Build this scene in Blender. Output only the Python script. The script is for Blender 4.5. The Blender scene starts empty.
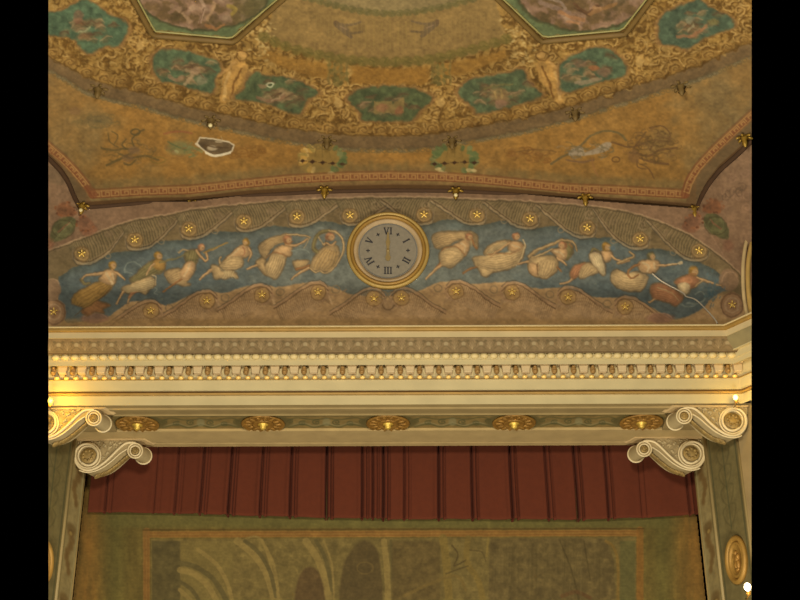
import bpy, bmesh, math, random
import numpy as np
from mathutils import Vector, Matrix
random.seed(7); RNG = np.random.default_rng(11)
C = bpy.context.scene.collection
# ------------------------------------------------------------------ camera
F = 1400.0; TH = math.radians(28.0); ROLL = 0.0035
CAM = np.array([0.16, 0.0, 1.6])
_r = np.array([1.0,0,0]); _u = np.array([0,-math.sin(TH),math.cos(TH)]); FW = np.array([0,math.cos(TH),math.sin(TH)])
RT = _r*math.cos(ROLL)-_u*math.sin(ROLL); UP = _r*math.sin(ROLL)+_u*math.cos(ROLL)
def ray(px,py):
    px=np.asarray(px,float); py=np.asarray(py,float)
    a=(px-400)/F; b=-(py-300)/F
    return FW+a[...,None]*RT+b[...,None]*UP
def at(px,py,Y):
    d=ray(px,py); t=(Y-CAM[1])/d[...,1]; return CAM+t[...,None]*d
def onZ(px,py,Z):
    d=ray(px,py); t=(Z-CAM[2])/d[...,2]; return CAM+t[...,None]*d
# wall above the cornice leans forward by 8 degrees
A8=math.radians(8); WP=at(389,326,18.0); WN=np.array([0,-math.cos(A8),-math.sin(A8)]); WU=np.array([0,-math.sin(A8),math.cos(A8)])
def t_wall(px,py):
    d=ray(px,py); return ((WP-CAM)@WN)/(d@WN)
def on_wall(px,py,off=0.0):
    return CAM+t_wall(px,py)[...,None]*ray(px,py)+off*WN
HC=on_wall(389,190.5)[2]; _c=on_wall(82,208.0); CB=(HC-_c[2])/_c[0]**2
def t_ceil(px,py):
    d=ray(px,py); a=CB*d[...,0]**2; b=d[...,2]+2*CB*CAM[0]*d[...,0]; q=CAM[2]+CB*CAM[0]**2-HC
    return -2*q/(b+np.sqrt(b*b-4*a*q))
def on_ceil(px,py,off=0.0):
    p=CAM+t_ceil(px,py)[...,None]*ray(px,py); p[...,2]-=off; return p
def cz(y,Y): return float(at(389,y,Y)[2])
# ------------------------------------------------------------------ helpers
def lin(c):
    c=np.asarray(c,float)/255.0
    return np.where(c<=0.04045,c/12.92,((c+0.055)/1.055)**2.4)
def link(name,me,mat=None,parent=None,smooth=False):
    o=bpy.data.objects.new(name,me); C.objects.link(o)
    if mat is not None and not me.materials: me.materials.append(mat)
    if parent is not None: o.parent=parent; o.matrix_parent_inverse=Matrix.Translation(-parent.location)
    if smooth:
        me.polygons.foreach_set('use_smooth',[True]*len(me.polygons))
    return o
def obj(name,bm,mat,parent=None,smooth=False):
    bmesh.ops.recalc_face_normals(bm,faces=bm.faces)
    me=bpy.data.meshes.new(name); bm.to_mesh(me); bm.free(); return link(name,me,mat,parent,smooth)
def tag(o,label,cat,group=None):
    o['label']=label; o['category']=cat
    if group: o['group']=group
    return o
def struct(o,label=None,cat=None):
    o['kind']='structure'
    if label: o['label']=label
    if cat: o['category']=cat
    return o
def empty(name,loc):
    o=bpy.data.objects.new(name,None); C.objects.link(o); o.location=Vector([float(v) for v in loc]); o.empty_display_size=.1; return o
MATS={}
def mat(name,rgb,rough=.7,metal=0.0,var=.12,scale=6.0,k=1.0,bump=0.0):
    if name in MATS: return MATS[name]
    m=bpy.data.materials.new(name); m.use_nodes=True; nt=m.node_tree; b=nt.nodes['Principled BSDF']
    c=lin(rgb)*k; b.inputs['Roughness'].default_value=rough; b.inputs['Metallic'].default_value=metal
    b.inputs['Specular IOR Level'].default_value=.3
    tc=nt.nodes.new('ShaderNodeTexCoord'); n=nt.nodes.new('ShaderNodeTexNoise'); n.inputs['Scale'].default_value=scale; n.inputs['Detail'].default_value=5
    nt.links.new(tc.outputs['Object'],n.inputs['Vector'])
    r=nt.nodes.new('ShaderNodeValToRGB'); r.color_ramp.elements[0].position=.3; r.color_ramp.elements[1].position=.7
    r.color_ramp.elements[0].color=tuple(c*(1-var))+(1,); r.color_ramp.elements[1].color=tuple(np.minimum(c*(1+var),1))+(1,)
    nt.links.new(n.outputs['Fac'],r.inputs['Fac']); nt.links.new(r.outputs['Color'],b.inputs['Base Color'])
    if bump:
        bp=nt.nodes.new('ShaderNodeBump'); bp.inputs['Strength'].default_value=bump; bp.inputs['Distance'].default_value=.01
        nt.links.new(n.outputs['Fac'],bp.inputs['Height']); nt.links.new(bp.outputs['Normal'],b.inputs['Normal'])
    MATS[name]=m; return m
def paintmat(name,rough=.85):
    m=bpy.data.materials.new(name); m.use_nodes=True; nt=m.node_tree; b=nt.nodes['Principled BSDF']
    a=nt.nodes.new('ShaderNodeVertexColor'); a.layer_name='paint'
    tc=nt.nodes.new('ShaderNodeTexCoord'); n=nt.nodes.new('ShaderNodeTexNoise'); n.inputs['Scale'].default_value=9; n.inputs['Detail'].default_value=6
    nt.links.new(tc.outputs['Object'],n.inputs['Vector'])
    mr=nt.nodes.new('ShaderNodeMapRange'); mr.inputs['From Min'].default_value=.25; mr.inputs['From Max'].default_value=.75; mr.inputs['To Min'].default_value=.9; mr.inputs['To Max'].default_value=1.1
    nt.links.new(n.outputs['Fac'],mr.inputs['Value'])
    mx=nt.nodes.new('ShaderNodeVectorMath'); mx.operation='SCALE'
    nt.links.new(a.outputs['Color'],mx.inputs[0]); nt.links.new(mr.outputs['Result'],mx.inputs['Scale'])
    nt.links.new(mx.outputs['Vector'],b.inputs['Base Color']); b.inputs['Roughness'].default_value=rough; b.inputs['Specular IOR Level'].default_value=.15
    return m
def grid_mesh(name,P,quads,cols=None,mat_=None,parent=None):
    used=np.unique(quads); remap=-np.ones(len(P),int); remap[used]=np.arange(len(used)); q=remap[quads]; V=P[used]
    me=bpy.data.meshes.new(name); me.vertices.add(len(V)); me.vertices.foreach_set('co',V.astype(np.float32).ravel())
    me.loops.add(q.size); me.loops.foreach_set('vertex_index',q.ravel().astype(np.int32))
    me.polygons.add(len(q)); me.polygons.foreach_set('loop_start',np.arange(0,q.size,4,dtype=np.int32)); me.polygons.foreach_set('loop_total',np.full(len(q),4,dtype=np.int32))
    me.update(calc_edges=True)
    if cols is not None:
        ca=me.color_attributes.new('paint','FLOAT_COLOR','POINT'); cc=np.ones((len(V),4),np.float32); cc[:,:3]=cols[used]; ca.data.foreach_set('color',cc.ravel())
    return link(name,me,mat_,parent,True)
# side limits: nothing is modelled past what the photograph shows of the room
def trim_sides(o,lo=48.5,hi=751.5):
    bm=bmesh.new(); bm.from_mesh(o.data); M=o.matrix_world if o.parent is None else (Matrix.Translation(o.parent.location)@o.matrix_parent_inverse@o.matrix_basis)
    bm.transform(M)
    for x,s in ((lo,-1),(hi,1)):
        a=ray(x,100.0); b=ray(x,500.0); n=np.cross(a,b); n=n/np.linalg.norm(n)
        if n[0]*s<0: n=-n
        bmesh.ops.bisect_plane(bm,geom=bm.verts[:]+bm.edges[:]+bm.faces[:],plane_co=Vector(CAM),plane_no=Vector(n),clear_outer=True)
    bm.transform(M.inverted()); bm.to_mesh(o.data); bm.free(); return o
# ------------------------------------------------------------------ brush engine
def cr(pts,n=6,closed=False):
    p=np.array(pts,float); N=len(p)
    if N<3 and not closed: return np.array([p[0]+(p[-1]-p[0])*i/4 for i in range(5)])
    out=[]
    rng=range(N) if closed else range(N-1)
    for i in rng:
        if closed: a,b,c,d=p[(i-1)%N],p[i],p[(i+1)%N],p[(i+2)%N]
        else: a,b,c,d=p[max(i-1,0)],p[i],p[i+1],p[min(i+2,N-1)]
        for j in range(n):
            t=j/n; out.append(.5*((2*b)+(-a+c)*t+(2*a-5*b+4*c-d)*t*t+(-a+3*b-3*c+d)*t**3))
    if not closed: out.append(p[-1])
    return np.array(out)
def vnoise(X,Y,sc,seed=0):
    r=np.random.default_rng(seed); T=r.random((257,257)); x=X/sc; y=Y/sc; x=x-np.floor(x.min()); y=y-np.floor(y.min())
    xi=np.floor(x).astype(int)%256; yi=np.floor(y).astype(int)%256; fx=x-np.floor(x); fy=y-np.floor(y)
    fx=fx*fx*(3-2*fx); fy=fy*fy*(3-2*fy)
    return (T[yi,xi]*(1-fx)+T[yi,xi+1]*fx)*(1-fy)+(T[yi+1,xi]*(1-fx)+T[yi+1,xi+1]*fx)*fy
def fbm(X,Y,sc,seed=0,o=4):
    s=0;a=1;w=0
    for i in range(o): s=s+a*vnoise(X,Y,sc/2**i,seed+i*17); w+=a; a*=.55
    return s/w
def sst(a,b,x): t=np.clip((x-a)/(b-a),0,1); return t*t*(3-2*t)
class Canvas:
    def __init__(s,x0,y0,x1,y1,res):
        nx=int((x1-x0)*res)+1; ny=int((y1-y0)*res)+1
        s.xs=np.linspace(x0,x1,nx); s.ys=np.linspace(y0,y1,ny); s.X,s.Y=np.meshgrid(s.xs,s.ys)
        s.img=np.zeros((ny,nx,3)); s.id=np.zeros((ny,nx),int); s.cur=0; s.dx=(x1-x0)/(nx-1); s.dy=(y1-y0)/(ny-1)
    def box(s,xa,ya,xb,yb):
        i0=max(int((xa-s.xs[0])/s.dx)-1,0); i1=min(int((xb-s.xs[0])/s.dx)+2,len(s.xs)); j0=max(int((ya-s.ys[0])/s.dy)-1,0); j1=min(int((yb-s.ys[0])/s.dy)+2,len(s.ys))
        return (slice(j0,max(j1,j0)),slice(i0,max(i1,i0)))
    def blend(s,sl,al,col,own=True):
        al=np.asarray(al); col=np.asarray(col,float)
        s.img[sl]=s.img[sl]*(1-al[...,None])+col*al[...,None]
        if s.cur and own: s.id[sl]=np.where(al>.45,s.cur,s.id[sl])
    def pdist(s,pts,X,Y,closed):
        d=np.full(X.shape,1e9); P=pts; n=len(P); u=np.zeros(X.shape)
        for i in range(n if closed else n-1):
            a=P[i]; b=P[(i+1)%n]; ab=b-a; L=ab@ab+1e-9
            t=np.clip(((X-a[0])*ab[0]+(Y-a[1])*ab[1])/L,0,1); dd=(X-a[0]-t*ab[0])**2+(Y-a[1]-t*ab[1])**2
            m=dd<d; d=np.where(m,dd,d); u=np.where(m,(i+t)/n,u)
        return np.sqrt(d),u
    def stroke(s,pts,w,col,al=1.0,soft=.9,smooth=True,w2=None,own=True):
        P=cr(pts) if smooth else np.array(pts,float)
        m=max(w,w2 or 0)+soft+1; sl=s.box(P[:,0].min()-m,P[:,1].min()-m,P[:,0].max()+m,P[:,1].max()+m)
        X=s.X[sl]; Y=s.Y[sl]
        if X.size==0: return
        d,u=s.pdist(P,X,Y,False); ww=w/2 if w2 is None else (w+(w2-w)*u)/2
        a=(1-sst(-soft/2,soft/2,d-ww))*al; s.blend(sl,a,col,own)
    def poly(s,pts,col,al=1.0,soft=1.2,smooth=True,tex=0.0,seed=1,own=True):
        P=cr(pts,5,True) if smooth else np.array(pts,float)
        m=soft+1; sl=s.box(P[:,0].min()-m,P[:,1].min()-m,P[:,0].max()+m,P[:,1].max()+m); X=s.X[sl]; Y=s.Y[sl]
        if X.size==0: return
        d,_=s.pdist(P,X,Y,True); ins=np.zeros(X.shape,bool); n=len(P)
        for i in range(n):
            x1,y1=P[i]; x2,y2=P[(i+1)%n]
            if y1==y2: continue
            c=((y1>Y)!=(y2>Y))&(X<(x2-x1)*(Y-y1)/(y2-y1)+x1); ins^=c
        sd=np.where(ins,-d,d); a=(1-sst(-soft/2,soft/2,sd))*al
        cc=np.ones(X.shape+(3,))*np.asarray(col,float)
        if tex: cc=cc*(1+tex*(fbm(X,Y,5,seed)-.5)*2)[...,None]
        s.blend(sl,a,cc,own)
    def ell(s,cx,cy,rx,ry,col,al=1.0,rot=0,soft=.25,own=True):
        m=max(rx,ry)*1.4+1; sl=s.box(cx-m,cy-m,cx+m,cy+m); X=s.X[sl]-cx; Y=s.Y[sl]-cy
        if X.size==0: return
        c,q=math.cos(rot),math.sin(rot); r=np.sqrt(((X*c+Y*q)/rx)**2+((-X*q+Y*c)/ry)**2); s.blend(sl,(1-sst(1-soft,1+soft,r))*al,col,own)
    def ring(s,cx,cy,rx,ry,w,col,al=1.0,a0=0,a1=360,n=20,own=True):
        t=np.radians(np.linspace(a0,a1,n)); s.stroke(np.c_[cx+rx*np.cos(t),cy+ry*np.sin(t)],w,col,al,smooth=False,own=own)
    def spiral(s,cx,cy,r,turns,d,a0,w,col,al=1.0,ky=1.0):
        n=int(14*turns)+4; t=np.linspace(0,1,n); a=a0+d*t*turns*2*math.pi; rr=r*(1-t*.88)
        s.stroke(np.c_[cx+rr*np.cos(a),cy+ky*rr*np.sin(a)],w,col,al,smooth=False)
def painterly(cv,amp,sc,grain,seed,mask=None):
    'brush-work: breaks up hard edges and mottles the paint'
    X,Y=cv.X,cv.Y
    dx=(fbm(X,Y,sc,seed,3)-.5)*2*amp/cv.dx; dy=(fbm(X,Y,sc,seed+50,3)-.5)*2*amp/cv.dy
    ny,nx=X.shape; J,I=np.mgrid[0:ny,0:nx].astype(float); J=np.clip(J+dy,0,ny-1.001); I=np.clip(I+dx,0,nx-1.001)
    j=J.astype(int); i=I.astype(int); fj=(J-j)[...,None]; fi=(I-i)[...,None]; j1=np.minimum(j+1,ny-1); i1=np.minimum(i+1,nx-1); im=cv.img
    w=(im[j,i]*(1-fi)+im[j,i1]*fi)*(1-fj)+(im[j1,i]*(1-fi)+im[j1,i1]*fi)*fj
    g=1+grain*2*(fbm(X,Y*1.3,2.6,seed+90,2)-.5)+grain*(fbm(X,Y,9,seed+95,2)-.5)*1.4
    cv.img=w*g[...,None]
def ipol(pts):
    p=np.array(pts,float); return lambda x: np.interp(x,p[:,0],p[:,1])
def scurve(pts,k=8): 
    q=cr(pts,k); return lambda x: np.interp(x,q[:,0],q[:,1])
def build_canvas(cv,P,keep,main,parts,m,K,parent=None,main_parent=None):
    """one mesh for the ground, one mesh for each painted piece"""
    ny,nx=cv.X.shape; idx=np.arange(ny*nx).reshape(ny,nx)
    Q=np.stack([idx[:-1,:-1],idx[1:,:-1],idx[1:,1:],idx[:-1,1:]],-1).reshape(-1,4); fid=cv.id[:-1,:-1].ravel(); kp=(keep[:-1,:-1]&keep[1:,1:]).ravel()
    cols=(lin(np.clip(cv.img,0,255))*K).reshape(-1,3); cols=np.clip(cols,0,.95); PP=P.reshape(-1,3)
    res={}
    known=set(parts)
    sel=kp&~np.isin(fid,list(known))
    base=grid_mesh(main,PP,Q[sel],cols,m,main_parent); res[0]=base
    for k,(nm,lb) in parts.items():
        s2=kp&(fid==k)
        if s2.sum()<4: continue
        o=grid_mesh(nm,PP,Q[s2],cols,m,parent if parent is not None else base); res[k]=o
        if lb: o['label']=lb
    return res
# ---- bmesh shapes
def add_box(bm,x0,x1,y0,y1,z0,z1):
    v=[bm.verts.new(p) for p in ((x0,y0,z0),(x1,y0,z0),(x1,y1,z0),(x0,y1,z0),(x0,y0,z1),(x1,y0,z1),(x1,y1,z1),(x0,y1,z1))]
    for f in ((0,1,2,3),(4,5,6,7),(0,1,5,4),(1,2,6,5),(2,3,7,6),(3,0,4,7)): bm.faces.new([v[i] for i in f])
def add_tube(bm,pts,r,n=8,r2=None,flat=1.0,closed=False):
    P=[Vector([float(a) for a in p]) for p in pts]; N=len(P); rings=[]; up=Vector((0,0,1))
    prev=None
    for i,p in enumerate(P):
        if closed: t=(P[(i+1)%N]-P[(i-1)%N]).normalized()
        else: t=(P[min(i+1,N-1)]-P[max(i-1,0)]).normalized()
        if prev is None:
            a=t.cross(Vector((0,1,0)));  a=t.cross(Vector((0,0,1))) if a.length<.1 else a
            a.normalize()
        else:
            a=prev-t*prev.dot(t); a.normalize()
        prev=a; b=t.cross(a); rr=r if r2 is None else r+(r2-r)*i/(N-1)
        rings.append([bm.verts.new(p+a*math.cos(2*math.pi*j/n)*rr+b*math.sin(2*math.pi*j/n)*rr) for j in range(n)])
    for i in range(N if closed else N-1):
        A=rings[i];B=rings[(i+1)%N]
        for j in range(n): bm.faces.new((A[j],A[(j+1)%n],B[(j+1)%n],B[j]))
    if not closed: bm.faces.new(rings[0]); bm.faces.new(rings[-1])
def frame(o,r,u,n):
    o,r,u,n=[Vector([float(a) for a in v]) for v in (o,r,u,n)]
    return Matrix(((r.x,u.x,n.x,o.x),(r.y,u.y,n.y,o.y),(r.z,u.z,n.z,o.z),(0,0,0,1)))
def add_lathe(bm,prof,M,n=32,sx=1,sy=1,lobe=0,amp=0):
    rings=[]
    for r,h in prof:
        ring=[]
        for j in range(n):
            a=2*math.pi*j/n; q=r*(1+amp*abs(math.cos(lobe*a/2))-amp) if lobe else r
            ring.append(bm.verts.new(M@Vector((q*math.cos(a)*sx,q*math.sin(a)*sy,h))))
        rings.append(ring)
    for A,B in zip(rings,rings[1:]):
        for j in range(n): bm.faces.new((A[j],A[(j+1)%n],B[(j+1)%n],B[j]))
    bm.faces.new(rings[-1]); bm.faces.new(rings[0])
def add_blob(bm,M,sx,sy,sz,sub=2):
    r=bmesh.ops.create_icosphere(bm,subdivisions=sub,radius=1,matrix=M@Matrix.Diagonal((sx,sy,sz,1)))
def extrude_poly(bm,pts,vec):
    a=[bm.verts.new(Vector([float(c) for c in p])) for p in pts]; v=Vector([float(c) for c in vec]); b=[bm.verts.new(x.co+v) for x in a]
    bm.faces.new(a); bm.faces.new(b[::-1])
    for i in range(len(a)): j=(i+1)%len(a); bm.faces.new((a[i],b[i],b[j],a[j]))
KEYW=4300; FILLW=2300
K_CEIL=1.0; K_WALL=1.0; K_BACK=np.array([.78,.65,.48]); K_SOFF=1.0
PM=paintmat('fresco_paint')
# ================================================================== CEILING
EDGE=[(40,150),(48,158),(60,170),(68,182),(74,197),(80,208),(110,206),(140,203.5),(190,203),(215,200),(250,196),(320,192),(390,190.5),(450,191),(500,193.5),(540,197),(580,201),(630,205),(690,209.5),(697,210),(701,198),(708,185),(720,170),(735,157),(752,141),(760,133)]
E=ipol(EDGE)
MB=scurve([(40,58),(60,69),(90,86),(140,99),(190,113),(230,122),(270,131),(320,139),(360,142),(390,142.5),(430,141),(462,135),(525,124),(572,112),(610,100),(660,85),(710,67),(762,44)])
KEY=[(40,139),(50,149),(60,157),(72,169),(82,181),(92,194),(140,191),(190,189.5),(240,184),(290,179),(340,176.5),(390,175.5),(440,176.5),(480,179),(520,183),(570,188),(620,190),(686,194),(690,181),(700,166),(715,150),(735,131),(760,108)]
cv=Canvas(48.4,-14,751.6,214,1.4); X,Y=cv.X,cv.Y
n1=fbm(X,Y,30,3); n2=fbm(X,Y,7,5)
mb=MB(X); ed=E(X); kk=ipol(KEY)(X)
def mixc(a,b,t): t=np.clip(t,0,1)[...,None]; return np.asarray(a,float)*(1-t)+np.asarray(b,float)*t
# orange field, greyer towards both borders
field=mixc((128,100,56),(148,106,48),sst(3,10,Y-mb)*sst(2,20,kk-Y)*(.6+.7*n1))
field=mixc(field,(122,104,66),np.clip((n1-.45)*2.2,0,.6)*sst(330,60,np.abs(X-390)*-1+390))
field=mixc(field,(120,98,62),sst(60,160,np.abs(X-390)-190)*.45)
cv.img[:]=field*(.9+.2*n2)[...,None]
# speckled hem under the ring
hem=np.exp(-((Y-mb-8)/1.8)**2)
cv.img[:]=mixc(cv.img,(108,98,72),hem*.75*(n2>.42))
# band outside the key: tan then dark
# ring band
a=sst(7,5.5,np.abs(Y-mb)); cv.img[:]=mixc(cv.img,mixc((120,94,58),(98,76,46),n2),a)
a=np.exp(-((Y-mb-6)/1.1)**2); cv.img[:]=mixc(cv.img,(88,72,46),a*.6)
# gold ground above the ring
g=sst(-5,-7,Y-mb)
wx=X+9*(fbm(X,Y,14,21)-.5)*2; wy=Y+9*(fbm(X,Y,14,33)-.5)*2
rid=np.abs(fbm(wx,wy,7,40,3)-.5)*2
gold=mixc((94,66,26),(142,108,52),sst(.02,.3,rid)); gold=mixc(gold,(160,126,68),sst(.45,.8,rid)*.8); gold=gold*(.92+.16*n1)[...,None]
cv.img[:]=mixc(cv.img,gold,g)
# small leaf strokes over the gold ground
TEAL=[[(44,14),(60,12),(75,4),(85,0),(100,8),(112,16),(122,20),(128,30),(118,45),(105,46),(90,53),(78,45),(72,38),(44,33)],
[(155,55),(165,50),(185,51),(200,56),(215,60),(221,68),(215,80),(212,92),(195,90),(178,84),(160,80),(153,66)],
[(252,73),(268,76),(290,78),(305,84),(318,93),(308,100),(298,113),(285,110),(265,103),(235,98),(243,90)],
[(350,96),(368,88),(390,86),(412,88),(424,92),(432,99),(420,110),(412,120),(390,121),(365,121),(360,112),(352,104)],
[(458,93),(470,80),(490,76),(510,72),(523,70),(530,85),(542,95),(522,103),(505,108),(480,113),(470,105)],
[(560,65),(575,55),(595,48),(610,50),(622,60),(625,75),(605,80),(580,88),(563,92),(560,78)],
[(660,20),(675,8),(690,3),(700,0),(712,8),(730,18),(735,25),(727,30),(705,38),(688,49),(675,45),(661,42)]]
for i in range(1500):
    x=RNG.uniform(48,752); top=-10 if (x<275 or x>505) else 68; y=RNG.uniform(top,MB(x)-8)
    a=RNG.uniform(0,6.28); r=RNG.uniform(2,5.5); s=RNG.choice([-1,1]); t=np.linspace(0,RNG.uniform(1.5,3.6),7)
    c=[(90,62,22),(104,74,30),(158,124,66),(170,136,76),(124,90,38)][int(RNG.integers(5))]
    cv.stroke(np.c_[x+r*np.cos(a+s*t)*(1-t*.12),y+.75*r*np.sin(a+s*t)*(1-t*.12)],RNG.uniform(1.0,1.9),c,.75,smooth=False,w2=.5)
# acanthus leaves: light curled blades with dark undersides
def leaf(x,y,a,L,s):
    c,q=math.cos(a),math.sin(a); T=lambda u,v:(x+(u*c-v*q)*L,y+(u*q+v*c)*L*.85)
    sp=[T(0,0),T(.35,.10*s),T(.7,.02*s),T(1,-.25*s),T(.95,-.45*s)]
    cv.stroke([(a_+.9,b_+1.3) for a_,b_ in sp],3.2,(82,54,18),.7,w2=1.2); cv.stroke(sp,2.8,(160,124,64),.9,w2=1.2)
    for u in (.2,.42,.64):
        cv.stroke([T(u,.08*s),T(u+.1,.3*s),T(u+.28,.36*s)],1.9,(154,118,60),.85,w2=.8); cv.stroke([T(u+.05,.16*s),T(u+.14,.42*s),T(u+.3,.46*s)],.9,(86,58,20),.6)
    cv.stroke([T(.05,0),T(.4,.06*s),T(.8,-.05*s)],.8,(184,150,88),.7)
for i in range(330):
    x=RNG.uniform(50,750); top=-10 if (x<262 or x>515) else 76; y=RNG.uniform(top,MB(x)-17)
    leaf(x,y,RNG.uniform(0,6.28),RNG.uniform(7,14),RNG.choice([-1,1]))
for P in TEAL:
    Pa=np.array(P,float); c=Pa.mean(0); w=(Pa[:,0].max()-Pa[:,0].min())/2; h=(Pa[:,1].max()-Pa[:,1].min())/2
    for sx in (-1,1):
        for sy in (-1,1):
            x=c[0]+sx*(w+5); y=c[1]+sy*(h*.55); cv.spiral(x+.8,y+1,6.5,1.5,sx*sy,1.5,2.4,(84,56,20),.7,.8); cv.spiral(x,y,6.5,1.5,sx*sy,1.5,1.9,(166,130,70),.85,.8)
            leaf(c[0]+sx*w*.45,c[1]+sy*(h+4),(0 if sx>0 else math.pi),9,sx*sy)
# running scrolls along the ring
x=52.0; 
while x<750:
    y=MB(x)-12.5; cv.ell(x,y,8.5,5.2,(124,90,42),.6); cv.spiral(x,y,7.2,1.6,1,2.6,1.5,(160,124,64),.75,.62); cv.ell(x,y,2.4,1.6,(162,126,66),.7); cv.spiral(x+.8,y+.8,6.2,1.4,1,2.6,1.0,(88,60,24),.7,.62)
    cv.stroke([(x+6,y+3.5),(x+9,y+4),(x+12,y-1)],1.4,(88,60,22),.9); x+=17.3
xs=np.arange(48,754,9.0); cv.stroke(np.c_[xs,MB(xs)-6.6],1.1,(84,60,26),.8,smooth=False); cv.stroke(np.c_[xs,MB(xs)-19.5],1.0,(92,64,26),.55,smooth=False)
# tan middle field
TAN=[(284,-14),(276,6),(262,34),(300,52),(345,62),(390,66),(432,63),(475,54),(508,42),(500,16),(490,-14)]
cv.cur=0
cv.poly(TAN,(126,99,54),1,3,smooth=False,tex=.10)
cv.poly([(322,-14),(330,2),(350,8),(390,13),(430,9),(462,0),(468,-14)],(122,103,64),.9,2)
# ochre band with square piers
cv.poly([(268,50),(300,60),(345,66),(345,80),(318,78),(290,70),(262,58)],(134,96,40),.8,3,smooth=False)
cv.poly([(352,66),(390,69),(428,66),(428,84),(390,84),(352,84)],(134,95,39),.9,3,smooth=False)
cv.poly([(436,66),(475,58),(505,50),(505,58),(470,72),(436,80)],(134,96,40),.8,3,smooth=False)
for cx in (338,441):
    for dx in (-9,-3,3,9): cv.stroke([(cx+dx,62),(cx+dx,84)],2.4,(112,94,48),.7,smooth=False)
# speckled gold fans beside the octagons
for cx,cy in ((262,44),(258,30),(515,36),(522,50)):
    for i in range(70):
        x=cx+RNG.normal(0,7); y=cy+RNG.normal(0,9)
        if TAN and y<66: cv.ell(x,y,1.6,1.2,[(178,148,88),(96,70,30),(166,130,70)][i%3],.75,soft=.5)
# acanthus knots between the cartouches
for cx,cy,w,h in ((140,45,13,22),(338,103,17,20),(441,103,17,20),(640,62,12,24)):
    for i in range(46):
        a=RNG.uniform(0,6.28); r=RNG.uniform(.1,1); x=cx+w*r*math.cos(a); y=cy+h*r*math.sin(a)
        cv.stroke([(x,y),(x+3*math.cos(a+1),y+3*math.sin(a+1)),(x+5*math.cos(a+.2),y+4*math.sin(a))],1.8,[(180,142,76),(160,120,58),(94,64,24)][i%3],.8,w2=.6)
    cv.ell(cx,cy,4,5,(182,144,80),.8)
# standing gilt-yellow figures
for k,s,cx in ((22,1,238),(23,-1,546)):
    cv.cur=k
    cv.poly([(cx-3*s,58),(cx+9*s,64),(cx+8*s,76),(cx-2*s,90),(cx-12*s,103),(cx-18*s,101),(cx-17*s,88),(cx-13*s,74)],(166,124,62),.9,2,tex=.25)
    cv.stroke([(cx-8*s,72),(cx-13*s,86),(cx-14*s,100)],3,(190,150,86),.8); cv.stroke([(cx+4*s,68),(cx-3*s,82),(cx-8*s,98)],1.6,(98,64,26),.8)
    cv.ell(cx+5*s,55,4,4,(176,134,72),.9); cv.stroke([(cx-4*s,62),(cx-12*s,70),(cx-20*s,76)],2.6,(176,134,74),.8); cv.ring(cx+4*s,56,6,5,1.2,(92,62,26),.7)
cv.cur=0
# teal cartouches
TL=['small teal panel at the left edge of the ceiling','teal panel with pale reclining figures under the left octagon','teal panel with a small white ring','teal panel above the clock, with an ochre plinth','teal panel right of the one above the clock','teal panel under the right octagon','teal panel near the right edge of the ceiling']
parts={}
for i,P in enumerate(TEAL):
    cv.cur=1+i; parts[1+i]=('painted_panel',TL[i])
    Pa=np.array(P,float); c=Pa.mean(0); big=c+(Pa-c)*1.11
    cv.poly(big,(138,102,56),.75,4,own=False); cv.poly(c+(Pa-c)*1.05,(100,70,38),.5,3,own=False)
    cv.poly(P,[(76,90,62),(78,88,58),(78,84,52),(76,80,48),(78,84,54),(78,88,60),(74,84,60)][i],1,3.2,tex=.28,seed=60+i)
    for j in range(22):
        x=c[0]+RNG.normal(0,14); y=c[1]+3+RNG.normal(0,7)
        if abs(x-c[0])<.38*(Pa[:,0].max()-Pa[:,0].min()) and abs(y-c[1])<.32*(Pa[:,1].max()-Pa[:,1].min()):
            col=[(122,94,58),(110,82,50),(98,86,52),(128,102,66),(92,80,50)][j%5]; cv.ell(x,y,RNG.uniform(3,7),RNG.uniform(2,4),col,.6,rot=RNG.uniform(-.6,.6),soft=.6)
            cv.stroke([(x-5,y+1),(x,y-2),(x+6,y+RNG.uniform(-3,3))],1.5,[(148,118,80),(84,62,40)][j%2],.6)
def fig(px,col,w=2.2,a=.75): cv.stroke(px,w,col,a)
cv.cur=1; fig([(79,31),(85,30.5),(90,27)],(150,144,100),1.8); cv.ell(78,17,5,7,(120,82,58),.6)
cv.cur=2; fig([(186,70),(192,76),(184,84)],(156,128,88),3.5); cv.ell(202,80,5,5,(130,118,84),.7); fig([(170,76),(176,80),(182,77)],(140,110,76),4); fig([(190,66),(204,77)],(92,64,42),1.2); cv.ell(195,71,6,4,(148,118,84),.7)
cv.cur=3; cv.ring(269.5,84,3.6,2,1.1,(204,196,150),.95); cv.ell(263,86,4,2.4,(124,98,66),.8); fig([(258,97),(268,101),(278,99),(284,95)],(130,96,66),4); fig([(272,101),(279,97),(284,93)],(160,134,94),1.6)
cv.cur=4; cv.poly([(374,101),(392,101),(392,104),(404,97),(404,113),(374,113)],(128,104,58),.85,1.5,smooth=False); cv.ell(382,108,6,4,(140,96,62),.7); cv.ell(399,110,4,4,(132,84,54),.7)
cv.cur=5; fig([(484,89),(498,86),(512,84)],(110,98,56),2); cv.ell(500,95,9,7,(124,96,58),.7); cv.ell(501,104,6,4,(136,100,72),.7); fig([(495,92),(497,98)],(150,122,70),1.6); fig([(501,91),(502,98)],(150,122,70),1.6)
cv.cur=6; cv.ell(594,68,6,3,(150,96,56),.8); fig([(576,83),(586,82),(600,78)],(140,118,86),3.2); cv.ell(580,64,6,4,(120,90,64),.6); cv.ell(604,72,7,4,(124,96,70),.6)
cv.cur=7; cv.ell(690,20,5,4,(126,120,88),.7); fig([(678,36),(690,36),(700,31),(706,26)],(144,98,62),3.4); fig([(688,30),(694,26)],(150,136,96),2); cv.ell(714,22,6,3,(118,110,62),.6)
cv.cur=0
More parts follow.
